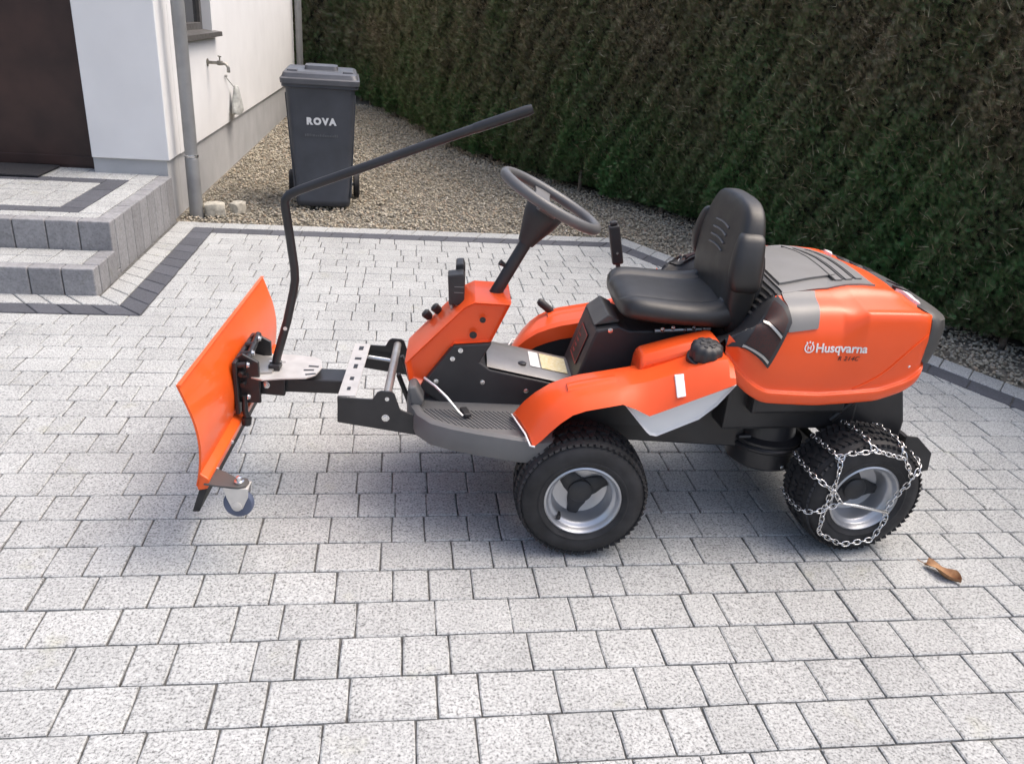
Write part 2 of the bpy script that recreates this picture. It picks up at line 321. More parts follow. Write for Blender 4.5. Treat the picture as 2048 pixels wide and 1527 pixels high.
for k in range(-28, 28):
    y1 = RY + k * ROW; y0 = y1 - ROW
    if y1 > FIELD_FAR + 0.01: continue
    J = list(JOINTS.get(k, []))
    if not J: J = [rnd.uniform(-0.1, 0.1)]
    while J[-1] < 5.0: J.append(J[-1] + rnd.choice(WID))
    while J[0] > -3.6: J.insert(0, J[0] - rnd.choice(WID))
    for a, b in zip(J, J[1:]):
        if y0 > 3.70:
            a = max(a, -1.197)
            if b - a < 0.02: continue
        poly = [(a, y0), (b, y0), (b, y1), (a, y1)]
        cp = clip(poly, KP, KN)
        if len(cp) < 3 or area(cp) < 0.0012: continue
        q = [to_px((x, y, 0)) for x, y in poly]
        scr = 0
        if all(q) and any(-20 < p[0] < 2068 and -20 < p[1] < 1547 for p in q): scr = area(q)
        cells.append((scr, cp, len(cp) == 4 and abs(area(cp) - area(poly)) < 1e-6))
cells.sort(key=lambda c: -c[0])
shared = {}
rest = MB(); prng = random.Random(3); made = 0
for scr, poly, whole in cells:
    dz = -prng.random() * 0.0016
    if whole and scr > 0 and made < 300:
        w = poly[1][0] - poly[0][0]; key = (round(w / 0.004), prng.randrange(3))
        if key not in shared:
            hw, hh = w / 2, ROW / 2; v, f = paver_mesh([(-hw, -hh), (hw, -hh), (hw, hh), (-hw, hh)], prng)
            me = bpy.data.meshes.new('paver'); me.from_pydata(v, [], f); me.materials.append(M['paver']); shared[key] = me
        cx, cy = (poly[0][0] + poly[1][0]) / 2, (poly[0][1] + poly[2][1]) / 2
        obj('paver', shared[key], None, driveway, Matrix.Translation((cx, cy, dz)) @ Matrix.Rotation(prng.uniform(-0.006, 0.006), 4, 'X') @ Matrix.Rotation(prng.uniform(-0.006, 0.006), 4, 'Y'))
        made += 1
    else:
        v, f = paver_mesh(poly, prng); rest.add([(x, y, z + dz) for x, y, z in v], f)
tag(rest.build('pavers', 'paver', driveway, fixn=False), kind='stuff')

# edging: a dark course and a pale course along polylines
def mitre(path, d):
    """offset an open polyline to its left by d"""
    out = []
    for i, p in enumerate(path):
        p = Vector(p); ns = []
        if i > 0: t = (p - Vector(path[i - 1])).normalized(); ns.append(Vector((-t.y, t.x)))
        if i < len(path) - 1: t = (Vector(path[i + 1]) - p).normalized(); ns.append(Vector((-t.y, t.x)))
        n = ns[0] if len(ns) == 1 else (ns[0] + ns[1]).normalized() / max(0.3, (ns[0] + ns[1]).normalized().dot(ns[0]))
        out.append(p + n * d)
    return out
def course(path, d0, d1, m, name, lens, rng):
    A, B = mitre(path, d0), mitre(path, d1)
    for i in range(len(path) - 1):
        L = (Vector(path[i + 1]) - Vector(path[i])).length; t = 0.0
        cuts = [0.0]
        while t < L - 0.05:
            t += rng.choice(lens); cuts.append(min(t, L))
        if len(cuts) > 2 and cuts[-1] - cuts[-2] < 0.05: cuts.pop(-2)
        cuts[-1] = L
        for a, b in zip(cuts, cuts[1:]):
            f0, f1 = a / L, b / L
            q = [A[i].lerp(A[i + 1], f0), A[i].lerp(A[i + 1], f1), B[i].lerp(B[i + 1], f1), B[i].lerp(B[i + 1], f0)]
            q = [(p.x, p.y) for p in q]
            if sum(q[j][0] * q[(j + 1) % 4][1] - q[(j + 1) % 4][0] * q[j][1] for j in range(4)) < 0: q = q[::-1]
            c = (sum(p[0] for p in q) / 4, sum(p[1] for p in q) / 4)
            v, f = paver_mesh_local(q, c, rng)
            me = bpy.data.meshes.new(name); me.from_pydata(v, [], f); me.materials.append(M[m])
            obj(name, me, None, driveway, Matrix.Translation((c[0], c[1], -rng.random() * 0.001)))
def paver_mesh_local(q, c, rng, h=0.06):
    """a stone of any convex outline: the outline is inset along its edge normals"""
    n = len(q); q = [Vector((p[0] - c[0], p[1] - c[1])) for p in q]
    def inset(P, d):
        out = []
        for i in range(len(P)):
            a, p, b = P[i - 1], P[i], P[(i + 1) % len(P)]
            t1 = (p - a).normalized(); t2 = (b - p).normalized(); n1 = Vector((-t1.y, t1.x)); n2 = Vector((-t2.y, t2.x)); m = n1 + n2
            out.append(p + m * (d / max(0.25, m.dot(n1))))
        return out
    b = inset(q, 0.0022); b = [p + Vector((rng.uniform(-.001, .001), rng.uniform(-.001, .001))) for p in b]; t = inset(b, 0.004)
    v = [(p.x, p.y, -h) for p in b] + [(p.x, p.y, -0.0035) for p in b] + [(p.x, p.y, 0) for p in t]
    f = [(i, (i + 1) % n, (i + 1) % n + n, i + n) for i in range(n)] + [(i + n, (i + 1) % n + n, (i + 1) % n + 2 * n, i + 2 * n) for i in range(n)] + [tuple(range(2 * n, 3 * n))]
    return v, f
erng = random.Random(21)
kend = KP + KD * 6.0
far_path = [(kend.x, kend.y), (KP.x, KP.y), (-1.198, FIELD_FAR)]
far_path = far_path[::-1]                             # runs from the house to the right, then towards the camera; outside is on its left
course(far_path, 0.002, 0.128, 'dark_paver', 'dark_edging_stone', [0.165, 0.195, 0.185], erng)
course([(-1.34, FIELD_FAR)] + far_path[1:], 0.130, 0.262, 'paver', 'pale_edging_stone', [0.145, 0.165, 0.195], erng)
pad = [(-3.6, 3.745), (-1.198, 3.745), (-1.198, FIELD_FAR + 0.13)]
course(pad, 0.002, 0.130, 'dark_paver', 'dark_edging_stone', [0.145, 0.162], erng)
course(pad[:2] + [(-1.198, FIELD_FAR + 0.27)], 0.133, 0.262, 'paver', 'pale_edging_stone', [0.145, 0.128, 0.162], erng)

# ------------------------------------------------------------------ gravel bed
HL = [(4.25, 0.2), (3.55, 2.0), (3.13, 3.15), (2.90, 3.74), (2.34, 5.40), (2.08, 6.25), (1.45, 7.20), (0.86, 8.40), (0.46, 9.40), (0.02, 11.30), (-0.55, 13.2), (-1.3, 15.2), (-3.2, 16.6)]
kb = [KP + KN * 0.264 + KD * t for t in (6.0, 0.09)]
bedm = MB(); bedm.prism_z([(kb[0].x, kb[0].y), (4.9, 0.1)] + [(x + 0.5, y + 0.2) for x, y in HL] + [(-3.2, 12.6), (-1.53, 12.45), (-1.53, FIELD_FAR + 0.272), (KP.x + 0.15, FIELD_FAR + 0.272)], -0.084, -0.022)
tag(bedm.build('gravel_bed', 'soil'), kind='structure')
def in_poly(x, y, poly):
    inside = np.zeros(len(x), bool); n = len(poly)
    for i in range(n):
        x1, y1 = poly[i]; x2, y2 = poly[(i + 1) % n]
        cnd = ((y1 > y) != (y2 > y)) & (x < (x2 - x1) * (y - y1) / (y2 - y1 + 1e-12) + x1); inside ^= cnd
    return inside
bed_poly = [(kb[0].x + .015, kb[0].y), (4.5, 0.1)] + [(x + 0.25, y + 0.1) for x, y in HL[1:]] + [(-1.49, 13.2), (-1.47, 5.60), (-1.46, FIELD_FAR + 0.285), (KP.x + 0.155, FIELD_FAR + 0.285)]
phi = (1 + 5 ** 0.5) / 2
ico = np.array([(-1, phi, 0), (1, phi, 0), (-1, -phi, 0), (1, -phi, 0), (0, -1, phi), (0, 1, phi), (0, -1, -phi), (0, 1, -phi), (phi, 0, -1), (phi, 0, 1), (-phi, 0, -1), (-phi, 0, 1)]) / math.sqrt(1 + phi * phi)
icof = np.array([(0, 11, 5), (0, 5, 1), (0, 1, 7), (0, 7, 10), (0, 10, 11), (1, 5, 9), (5, 11, 4), (11, 10, 2), (10, 7, 6), (7, 1, 8), (3, 9, 4), (3, 4, 2), (3, 2, 6), (3, 6, 8), (3, 8, 9), (4, 9, 5), (2, 4, 11), (6, 2, 10), (8, 6, 7), (9, 8, 1)])
def rand_rot(n):
    q = nrg.normal(size=(n, 4)); q /= np.linalg.norm(q, axis=1)[:, None]; w, x, y, z = q.T
    return np.stack([np.stack([1 - 2 * (y * y + z * z), 2 * (x * y - z * w), 2 * (x * z + y * w)], -1), np.stack([2 * (x * y + z * w), 1 - 2 * (x * x + z * z), 2 * (y * z - x * w)], -1), np.stack([2 * (x * z - y * w), 2 * (y * z + x * w), 1 - 2 * (x * x + y * y)], -1)], 1)
def bulk_mesh(name, V, Fc, m, parent=None, smooth=False):
    """V (n,k,3) vertices, Fc (f,3 or 4) faces of one piece"""
    n, k, _ = V.shape; nf, fs = Fc.shape
    me = bpy.data.meshes.new(name); me.vertices.add(n * k); me.vertices.foreach_set('co', V.reshape(-1).astype(np.float32))
    F = (Fc[None] + (np.arange(n) * k)[:, None, None]).reshape(-1)
    me.loops.add(len(F)); me.loops.foreach_set('vertex_index', F.astype(np.int32)); me.polygons.add(n * nf)
    me.polygons.foreach_set('loop_start', np.arange(0, n * nf * fs, fs, dtype=np.int32)); me.polygons.foreach_set('loop_total', np.full(n * nf, fs, np.int32))
    me.update(calc_edges=True); me.validate()
    return obj(name, me, m, parent, Matrix.Identity(4), smooth=(180 if smooth else None))
X = nrg.uniform(-1.5, 4.5, 160000); Y = nrg.uniform(0.1, 13.2, 160000)
keep = in_poly(X, Y, bed_poly) & (nrg.random(160000) < np.clip(8.0 / np.maximum(Y, 1), 0.45, 1.0)); X = X[keep]; Y = Y[keep]; n = len(X)
sz = nrg.uniform(0.0070, 0.0150, n) * np.where(Y > 8, 1.25, 1.0)
sc = np.stack([sz * nrg.uniform(0.8, 1.5, n), sz * nrg.uniform(0.6, 1.0, n), sz * nrg.uniform(0.4, 0.8, n)], 1)
V = ico[None] * nrg.uniform(0.72, 1.2, (n, 12, 1)) * sc[:, None, :]
V = np.einsum('nij,nkj->nki', rand_rot(n), V); V[:, :, 2] *= 0.75
V += np.stack([X, Y, nrg.uniform(-0.022, 0.004, n)], 1)[:, None, :]
tag(bulk_mesh('gravel', V, icof, 'gravel'), 'loose beige and grey gravel between the paving, house and hedge', 'gravel', kind='stuff')

# ================================================================== HOUSE
house = thing('house', 'white rendered house with brown front door and grey plinth', 'house', (-1.49, 5.6, 0))
I4 = Matrix.Identity(4)
w = MB()
w.box(-1.965, -1.49, 5.60, 5.90, 0.38, 3.1).box(-3.06, -1.965, 5.60, 5.90, 2.45, 3.1).box(-5.2, -3.06, 5.60, 5.90, 0.38, 3.1)
w.build('front_wall', 'render', house, I4, bevel=0.004, bseg=1)
w = MB()
w.box(-1.75, -1.49, 5.902, 6.12, 0.38, 3.1).box(-1.75, -1.49, 6.12, 7.20, 0.38, 1.12).box(-1.75, -1.49, 6.12, 7.20, 2.35, 3.1).box(-1.75, -1.49, 7.20, 12.4, 0.38, 3.1)
w.box(-5.2, -1.752, 12.15, 12.4, 0.38, 3.1)
w.build('side_wall', 'render', house, I4)
w = MB(); w.box(-1.965, -1.512, 5.622, 5.9, -0.2, 0.378).box(-5.2, -3.06, 5.622, 5.9, -0.2, 0.378).box(-1.75, -1.512, 5.902, 12.38, -0.2, 0.378)
w.build('plinth', 'plinth', house, I4)
w = MB(); w.box(-5.25, -1.44, 5.55, 12.45, 3.102, 3.22); w.build('roof', 'zinc', house, I4)
w = MB(); w.box(-3.06, -1.966, 5.745, 5.80, 0.262, 2.448)
door = w.build('door', 'door', house, I4)
w = MB(); w.box(-3.06, -1.966, 5.736, 5.744, 0.30, 0.36); w.build('kick_plate', 'door', door, I4, bevel=0.002)
w = MB(); w.tube([(-2.93, 5.73, 1.2), (-2.93, 5.685, 1.2), (-2.93, 5.685, 1.26), (-2.93, 5.685, 1.75), (-2.93, 5.73, 1.80)], 0.011, 8); w.build('door_handle', 'steel', door, I4, smooth=40)
w = MB(); w.box(-1.60, -1.585, 6.12, 7.20, 1.12, 2.35)
win = MB().box(-1.61, -1.56, 6.121, 6.18, 1.121, 2.349).box(-1.61, -1.56, 7.14, 7.199, 1.121, 2.349).box(-1.61, -1.56, 6.18, 7.14, 1.121, 1.18).box(-1.61, -1.56, 6.18, 7.14, 2.29, 2.349).build('window', 'sill', house, I4, bevel=0.004)
w.build('pane', 'glass', win, I4)
w = MB(); w.prism([(-1.60, 1.135), (-1.435, 1.118), (-1.432, 1.085), (-1.437, 1.085), (-1.44, 1.108), (-1.60, 1.125)], 6.05, 7.30); w.build('sill', 'sill', win, I4)

def downpipe(name, label, x, y, r, ztop):
    o = thing(name, label, 'drain pipe', (x, y, 0), 0, 'downpipes on the house')
    MB().lathe([(r, 0.375), (r, ztop)], (x, y, 0), 'Z', 24, True).build('pipe', 'zinc', o, I4, smooth=40)
    MB().lathe([(r * 1.09, -0.02), (r * 1.09, 0.372), (r * 1.02, 0.384), (r * 0.9, 0.388)], (x, y, 0), 'Z', 24, True).build('standpipe', 'zinc', o, I4, smooth=40)
    MB().lathe([(r * 1.1, 0.386), (r * 1.14, 0.394), (r * 1.1, 0.402), (r * 0.95, 0.402), (r * .95, .386)], (x, y, 0), 'Z', 24).build('collar', 'chrome', o, I4, smooth=40)
    for z in (1.85, 2.7):
        b = MB(); b.lathe([(r * 1.07, z - 0.012), (r * 1.07, z + 0.012)], (x, y, 0), 'Z', 24, True); b.box(-1.49, x, y - 0.006, y + 0.006, z - 0.008, z + 0.008); b.build('bracket', 'zinc', o, I4, smooth=40)
    return o
downpipe('downpipe', 'thick grey zinc downpipe at the near corner of the white house', -1.388, 5.76, 0.0415, 3.05)
downpipe('downpipe', 'far grey downpipe at the back end of the white wall', -1.40, 12.28, 0.045, 3.05)

tap = thing('outdoor_tap', 'small brass outdoor tap on the white wall below the window sill', 'tap', (-1.49, 6.93, 0.9))
b = MB(); b.lathe([(0.028, -1.489), (0.028, -1.482), (0.012, -1.478), (0.011, -1.40)], (0, 6.93, 0.905), 'X', 14, True); b.lathe([(0.016, -1.415), (0.018, -1.40), (0.016, -1.375)], (0, 6.93, 0.905), 'X', 14, True); b.tube([(-1.38, 6.93, 0.905), (-1.35, 6.93, 0.90), (-1.335, 6.93, 0.875), (-1.335, 6.93, 0.84)], [0.011, 0.012, 0.012, 0.014], 10); b.build('spout', 'brass', tap, I4, smooth=40)
b = MB(); b.tube([(-1.395, 6.93, 0.915), (-1.395, 6.93, 0.95)], 0.006, 8); b.rbox((-1.395, 6.93, 0.953), (0.012, 0.06, 0.008), Matrix.Rotation(0.5, 3, 'Z')); b.build('lever', 'brass', tap, I4, bevel=0.002)

bag = thing('hanging_bag', 'grey cloth bag hanging on a cord from the white wall', 'bag', (-1.47, 7.75, 0.45))
prof = [(0.67, 0.03, 0.016), (0.65, 0.042, 0.022), (0.60, 0.065, 0.030), (0.55, 0.09, 0.038), (0.50, 0.12, 0.044), (0.46, 0.145, 0.046), (0.445, 0.14, 0.040)]
rings = []
for z, a, bb in prof:
    rings.append([(-1.437 + bb * math.cos(t) * (1 + .08 * math.sin(5 * t)), 7.74 + a * math.sin(t) * (1 + .1 * math.sin(4 * t + z * 30)), z + 0.012 * math.sin(3 * t) * (z < 0.5)) for t in [2 * math.pi * j / 20 for j in range(20)]])
MB().loft(rings).build('bag_body', 'cloth', bag, I4, smooth=60)
MB().tube([(-1.487, 7.56, 0.76), (-1.475, 7.60, 0.73), (-1.445, 7.69, 0.665), (-1.437, 7.72, 0.65)], 0.004, 6).build('cord', 'cloth', bag, I4)
MB().lathe([(0.012, -1.489), (0.01, -1.47)], (0, 7.555, 0.763), 'X', 8, True).build('wall_hook', 'steel', bag, I4)

# ------------------------------------------------------------------ entrance steps
steps = thing('entrance_steps', 'two grey block steps up to a paved landing by the front door', 'steps', (-1.47, 4.0, 0))
srng = random.Random(9)
def block(x0, x1, y0, y1, z0, z1, m='step_block', name='step_block', bev=0.006):
    gp = 0.0022; c = ((x0 + x1) / 2, (y0 + y1) / 2, z0); hx, hy = (x1 - x0) / 2 - gp, (y1 - y0) / 2 - gp
    MB().box(-hx, hx, -hy, hy, 0, z1 - z0 - srng.random() * 0.0015).build(name, m, steps, Matrix.Translation(c), bevel=bev, bseg=2)
S1, S2 = 0.135, 0.285
MB().box(-4.3, -1.485, 4.02, 4.34, -0.05, S1 - 0.012).box(-4.3, -1.495, 4.345, 5.62, -0.05, S2 - 0.012).build('step_core', 'joint', steps, I4)
x = -1.47
while x > -3.6:
    block(x - 0.151, x, 4.0, 4.082, -0.02, S1); x -= 0.151
x = -1.48
while x > -3.6:
    block(x - 0.158, x, 4.335, 4.418, 0.02, S2); x -= 0.158
for y in (4.082, 4.209): block(-1.552, -1.469, y, y + 0.1275, -0.02, S1)
block(-1.552, -1.479, 4.338, 4.417, -0.02, 0.018)
y = 4.418
while y < 5.58: block(-1.565, -1.479, y, min(y + 0.1465, 5.62), -0.02, S2); y += 0.1465
def slab(x0, x1, y0, y1, z, m, name): block(x0, x1, y0, y1, z - 0.05, z - 0.001, m, name, 0.003)
def tiles(x0, x1, y0, y1, dx, dy, z, m, name):
    nx = max(1, round((x1 - x0) / dx)); ny = max(1, round((y1 - y0) / dy))
    for i in range(nx):
        for j in range(ny): slab(x0 + (x1 - x0) * i / nx, x0 + (x1 - x0) * (i + 1) / nx, y0 + (y1 - y0) * j / ny, y0 + (y1 - y0) * (j + 1) / ny, z, m, name)
tiles(-3.6, -1.553, 4.083, 4.334, 0.165, 0.13, S1, 'paver', 'pale_slab')
tiles(-3.6, -1.567, 4.42, 4.52, 0.165, 0.1, S2, 'paver', 'pale_slab'); tiles(-1.695, -1.567, 4.52, 5.62, 0.128, 0.16, S2, 'paver', 'pale_slab')
tiles(-3.6, -1.697, 4.522, 4.63, 0.165, 0.1, S2, 'dark_paver', 'dark_slab'); tiles(-1.825, -1.697, 4.632, 5.42, 0.128, 0.16, S2, 'dark_paver', 'dark_slab')
tiles(-3.6, -1.827, 5.30, 5.42, 0.165, 0.12, S2, 'dark_paver', 'dark_slab'); tiles(-3.6, -1.697, 5.422, 5.742, 0.165, 0.16, S2, 'paver', 'pale_slab')
tiles(-3.6, -1.827, 4.632, 5.298, 0.165, 0.133, S2, 'paver', 'pale_slab')
m_ = MB().box(-3.0, -2.21, 5.36, 5.72, S2 + 0.001, S2 + 0.016).build('doormat', 'mat', None, None, bevel=0.006); tag(m_, 'dark doormat lying on the landing before the brown door', 'doormat')

for (x, y, sx, sy, szz, a, lab) in ((-1.275, 5.80, 0.105, 0.075, 0.085, 0.3, 'larger pale stone lying against the foot of the downpipe'), (-1.135, 5.89, 0.075, 0.06, 0.07, 1.0, 'smaller pale stone lying on the gravel right of the larger one')):
    bm = bmesh.new(); bmesh.ops.create_icosphere(bm, subdivisions=2, radius=1.0); r2 = random.Random(int(x * 1000))
    for v in bm.verts:
        v.co *= r2.uniform(0.86, 1.06); v.co = Vector((max(-.66, min(.66, v.co.x)) * sx, max(-.64, min(.64, v.co.y)) * sy, max(-.6, min(.62, v.co.z)) * szz))
    me = bpy.data.meshes.new('stone'); bm.to_mesh(me); bm.free()
    tag(obj('stone', me, 'boulder', None, Matrix.Translation((x, y, 0.028)) @ Matrix.Rotation(a, 4, 'Z'), smooth=28), lab, 'stone', 'two pale stones by the downpipe')

# ================================================================== HEDGE
hedge = thing('hedge', 'tall clipped dark green and brown conifer hedge along the gravel', 'hedge', (2.3, 5.6, 0))
HH = 2.05
hv = np.array(HL); seg = np.diff(hv, axis=0); sl_ = np.linalg.norm(seg, axis=1); cum = np.concatenate([[0], np.cumsum(sl_)])
def hpos(s):
    x = np.interp(s, cum, hv[:, 0]); y = np.interp(s, cum, hv[:, 1]); e = 0.25
    tx = np.interp(np.minimum(s + e, cum[-1]), cum, hv[:, 0]) - np.interp(np.maximum(s - e, 0), cum, hv[:, 0]); ty = np.interp(np.minimum(s + e, cum[-1]), cum, hv[:, 1]) - np.interp(np.maximum(s - e, 0), cum, hv[:, 1])
    L = np.hypot(tx, ty); return x, y, -ty / L, tx / L            # normal points towards the driveway
def bulge(s, z):
    b = 0.035 * np.sin(s * 7.3 + 1.2 * np.sin(z * 3.1)) * np.cos(z * 4.7 + s * 1.7) + 0.025 * np.sin(s * 17.1 + z * 9.2) + 0.03 * np.sin(s * 31 + z * 23 + 2)
    b += 0.025 * np.sin(s * 2 * math.pi / 0.62)                    # the single plants of the row
    foot = np.clip((0.42 - z) / 0.42, 0, 1); return b - 0.22 * foot ** 2 * (0.6 + 0.4 * np.sin(s * 9 + 3 * np.sin(s * 2.3)))
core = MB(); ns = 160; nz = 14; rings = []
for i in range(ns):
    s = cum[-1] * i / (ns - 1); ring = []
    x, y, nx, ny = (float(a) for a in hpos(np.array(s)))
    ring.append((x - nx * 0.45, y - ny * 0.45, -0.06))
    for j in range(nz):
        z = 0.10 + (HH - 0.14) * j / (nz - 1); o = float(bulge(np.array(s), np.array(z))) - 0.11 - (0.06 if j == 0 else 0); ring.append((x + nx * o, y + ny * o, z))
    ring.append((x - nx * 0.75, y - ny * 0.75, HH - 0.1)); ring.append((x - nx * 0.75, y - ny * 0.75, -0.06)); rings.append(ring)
core.loft(rings).build('light_blocking_core', 'thuja_core', hedge, I4, smooth=60)  # dark solid core added behind the foliage to block light
# one spray: a stem with paired scale-leaf lobes, flat and slightly cupped
sp_v, sp_f = [], []
def lobe(x0, y0, x1, y1, wd, z1):
    dx, dy = x1 - x0, y1 - y0; L = math.hypot(dx, dy); px, py_ = -dy / L * wd, dx / L * wd; o = len(sp_v)
    sp_v.extend([(x0 + dx * .25 + px, y0 + dy * .25 + py_, z1 * .2), (x0 + dx * .15 - px, y0 + dy * .15 - py_, 0), (x1, y1, z1)]); sp_f.append((o, o + 1, o + 2))
lobe(0, 0, 0, 1.15, .06, -.10); lobe(0, .15, .34, .72, .06, .05); lobe(0, .18, -.32, .75, .06, .05); lobe(0, .42, .24, 1.0, .055, -.02); lobe(0, .45, -.24, .97, .055, -.02); lobe(0, .02, .34, .40, .06, .08); lobe(0, .02, -.34, .38, .06, .08)
sp_v = np.array(sp_v); sp_f = np.array(sp_f)
def sprays(N, smin, smax, size, ztop=False):
    s = nrg.uniform(smin, smax, N); z = 0.05 + (HH - 0.02) * nrg.random(N) ** 1.05
    d = bulge(s, z) + nrg.normal(0, 0.022, N) - 0.03
    x, y, nx, ny = hpos(s)
    if ztop:
        d = -nrg.random(N) * 0.7; z = HH + 0.03 * np.sin(s * 9) + nrg.normal(0, 0.04, N) - 0.05
    P = np.stack([x + nx * d, y + ny * d, z], 1); Nn = np.stack([nx, ny, np.zeros(N)], 1)
    # growth direction: outwards and up, some drooping
    g = Nn * nrg.uniform(0.25, 1.1, N)[:, None] + np.stack([nrg.normal(0, .5, N), nrg.normal(0, .5, N), nrg.uniform(-.1, 1.6, N)], 1)
    g /= np.linalg.norm(g, axis=1)[:, None]
    a = nrg.normal(size=(N, 3)) * 0.8 + Nn; a -= g * (a * g).sum(1)[:, None]; a /= np.linalg.norm(a, axis=1)[:, None]; b = np.cross(g, a)
    S = (size * nrg.uniform(0.6, 1.35, N))[:, None, None]
    return P[:, None, :] + S * (sp_v[None, :, 0:1] * b[:, None, :] + sp_v[None, :, 1:2] * g[:, None, :] + sp_v[None, :, 2:3] * a[:, None, :])
VV = np.concatenate([sprays(185000, 0.8, 8.2, 0.040), sprays(66000, 8.2, 13.5, 0.055), sprays(12000, 13.5, cum[-1], 0.10), sprays(5000, 0.8, 12, 0.09, True)])
# one island per spray: lobes share the root point
tag(bulk_mesh('foliage', VV, sp_f, 'thuja', hedge), kind='stuff')
N = 11000; ss = nrg.uniform(0.8, 13.5, N); zz = nrg.uniform(0.1, HH, N); x, y, nx, ny = hpos(ss); dd = bulge(ss, zz) + nrg.uniform(-0.02, 0.03, N)
P0 = np.stack([x + nx * dd, y + ny * dd, zz], 1); dr = np.stack([nx * .5 + nrg.normal(0, .45, N), ny * .5 + nrg.normal(0, .45, N), nrg.uniform(-.2, 1.2, N)], 1); dr /= np.linalg.norm(dr, axis=1)[:, None]
sd = np.cross(dr, np.stack([nx, ny, np.zeros(N)], 1)); sd /= np.linalg.norm(sd, axis=1)[:, None] + 1e-9; ln = nrg.uniform(0.03, 0.085, N)[:, None]; wd = nrg.uniform(0.0010, 0.0024, N)[:, None]
tag(bulk_mesh('twigs', np.stack([P0 - sd * wd, P0 + sd * wd, P0 + dr * ln], 1), np.array([(0, 1, 2)]), 'dry_twig', hedge), kind='stuff')
s = 0.5; trng = random.Random(4)
while s < cum[-1] - 1:
    x, y, nx, ny = (float(a) for a in hpos(np.array(s))); o = -0.16 + trng.uniform(-.03, .03)
    p = Vector((x + nx * o, y + ny * o, -0.03)); r0 = trng.uniform(0.012, 0.022)
    MB().tube([p, p + Vector((trng.uniform(-.02, .02), trng.uniform(-.02, .02), 0.2)), p + Vector((trng.uniform(-.03, .03), trng.uniform(-.03, .03), 0.5))], [r0 * 1.25, r0, r0 * .8], 8).build('stem', 'bark', hedge, I4, smooth=60)
    s += trng.uniform(0.4, 0.62)

# ================================================================== WHEELIE BIN
binT = thing('wheelie_bin', 'dark grey wheelie bin with white lettering standing on the gravel', 'bin', (-0.562, 6.09, 0), math.radians(3.5))
BW = WM[binT.name]
def rrect(hx, y0, y1, z, r, n=5):
    pts = []
    for cx, cy, a0 in ((hx - r, y0 + r, -90), (hx - r, y1 - r, 0), (-hx + r, y1 - r, 90), (-hx + r, y0 + r, 180)):
        for k in range(n): a = math.radians(a0 + 90 * k / (n - 1)); pts.append((cx + r * math.cos(a), cy + r * math.sin(a), z))
    return pts
b = MB(); b.loft([rrect(0.185, 0.02, 0.46, 0.012, .03), rrect(0.192, 0.008, 0.48, 0.03, .035), rrect(0.196, 0.006, 0.49, 0.06, .035), rrect(0.194, 0.012, 0.49, 0.075, .035), rrect(0.235, -0.035, 0.60, 0.80, .04), rrect(0.24, -0.04, 0.61, 0.84, .04), rrect(0.262, -0.06, 0.66, 0.846, .04), rrect(0.262, -0.06, 0.66, 0.872, .04)])
bbody = b.build('bin_body', 'bin', binT, smooth=35)
for sx in (-1, 1): MB().prism([(sx * 0.192, 0.08), (sx * 0.204, 0.08), (sx * 0.244, 0.80), (sx * 0.23, 0.80)], 0.02, 0.05).build('corner_rib', 'bin', bbody, bevel=0.004)
b = MB(); b.loft([rrect(0.268, -0.075, 0.665, 0.868, .04), rrect(0.271, -0.078, 0.668, 0.90, .04), rrect(0.259, -0.06, 0.66, 0.908, .04), rrect(0.25, -0.05, 0.655, 0.935, .05), rrect(0.235, -0.02, 0.62, 0.945, .05), rrect(0.225, 0.0, 0.60, 0.938, .05)])
lid = b.build('bin_lid', 'bin_lid', binT, smooth=30)
b = MB(); b.loft([rrect(0.12, 0.30, 0.56, 0.937, .03), rrect(0.115, 0.31, 0.55, 0.965, .03), rrect(0.10, 0.33, 0.53, 0.968, .03)]); b.build('lid_dome', 'bin_lid', lid, smooth=30)
for sx in (-1, 1): MB().box(sx * 0.19 - 0.035, sx * 0.19 + 0.035, 0.02, 0.10, 0.93, 0.955).build('lid_grip', 'bin_lid', lid, bevel=0.008)
b = MB(); b.tube([(-0.2, 0.70, 0.90), (0.2, 0.70, 0.90)], 0.016, 10)
for sx in (-0.2, 0, 0.2): b.box(sx - 0.015, sx + 0.015, 0.63, 0.715, 0.87, 0.915)
b.build('handle_bar', 'bin', binT, smooth=35)
for sx in (-1, 1):
    w = MB().lathe([(0.03, -0.02), (0.085, -0.024), (0.1, -0.015), (0.1, 0.015), (0.085, 0.024), (0.03, 0.02)], (sx * 0.243, 0.44, 0.10), 'X', 24).build('wheel', 'rubber', binT, smooth=35)
    MB().lathe([(0.0005, 0.021 * sx), (0.06, 0.018 * sx)], (sx * 0.243, 0.44, 0.10), 'X', 18).build('hub', 'bin', w)
MB().tube([(-0.24, 0.44, 0.1), (0.24, 0.44, 0.1)], 0.012, 8).build('axle', 'steel', binT)
tm = text_mesh('ROVA', 0.062, 0.0042, 0.0008, 0, 'CENTER', 1.35)
tilt = math.atan2(0.047, 0.725)
obj('lettering', tm, 'white_print', bbody, BW @ Matrix.Translation((0.0, -0.0255, 0.60)) @ Matrix.Rotation(math.radians(90) + tilt, 4, 'X'))
b = MB(); fr = random.Random(5); x = -0.115
while x < 0.11:
    wd = fr.uniform(0.005, 0.014); b.box(x, x + wd, 0, fr.uniform(0.012, 0.02), 0, 0.0006); x += wd + 0.004
b.build('worn_lettering', 'faint_print', bbody, BW @ Matrix.Translation((0.0, -0.0195, 0.515)) @ Matrix.Rotation(math.radians(90) + tilt, 4, 'X'))

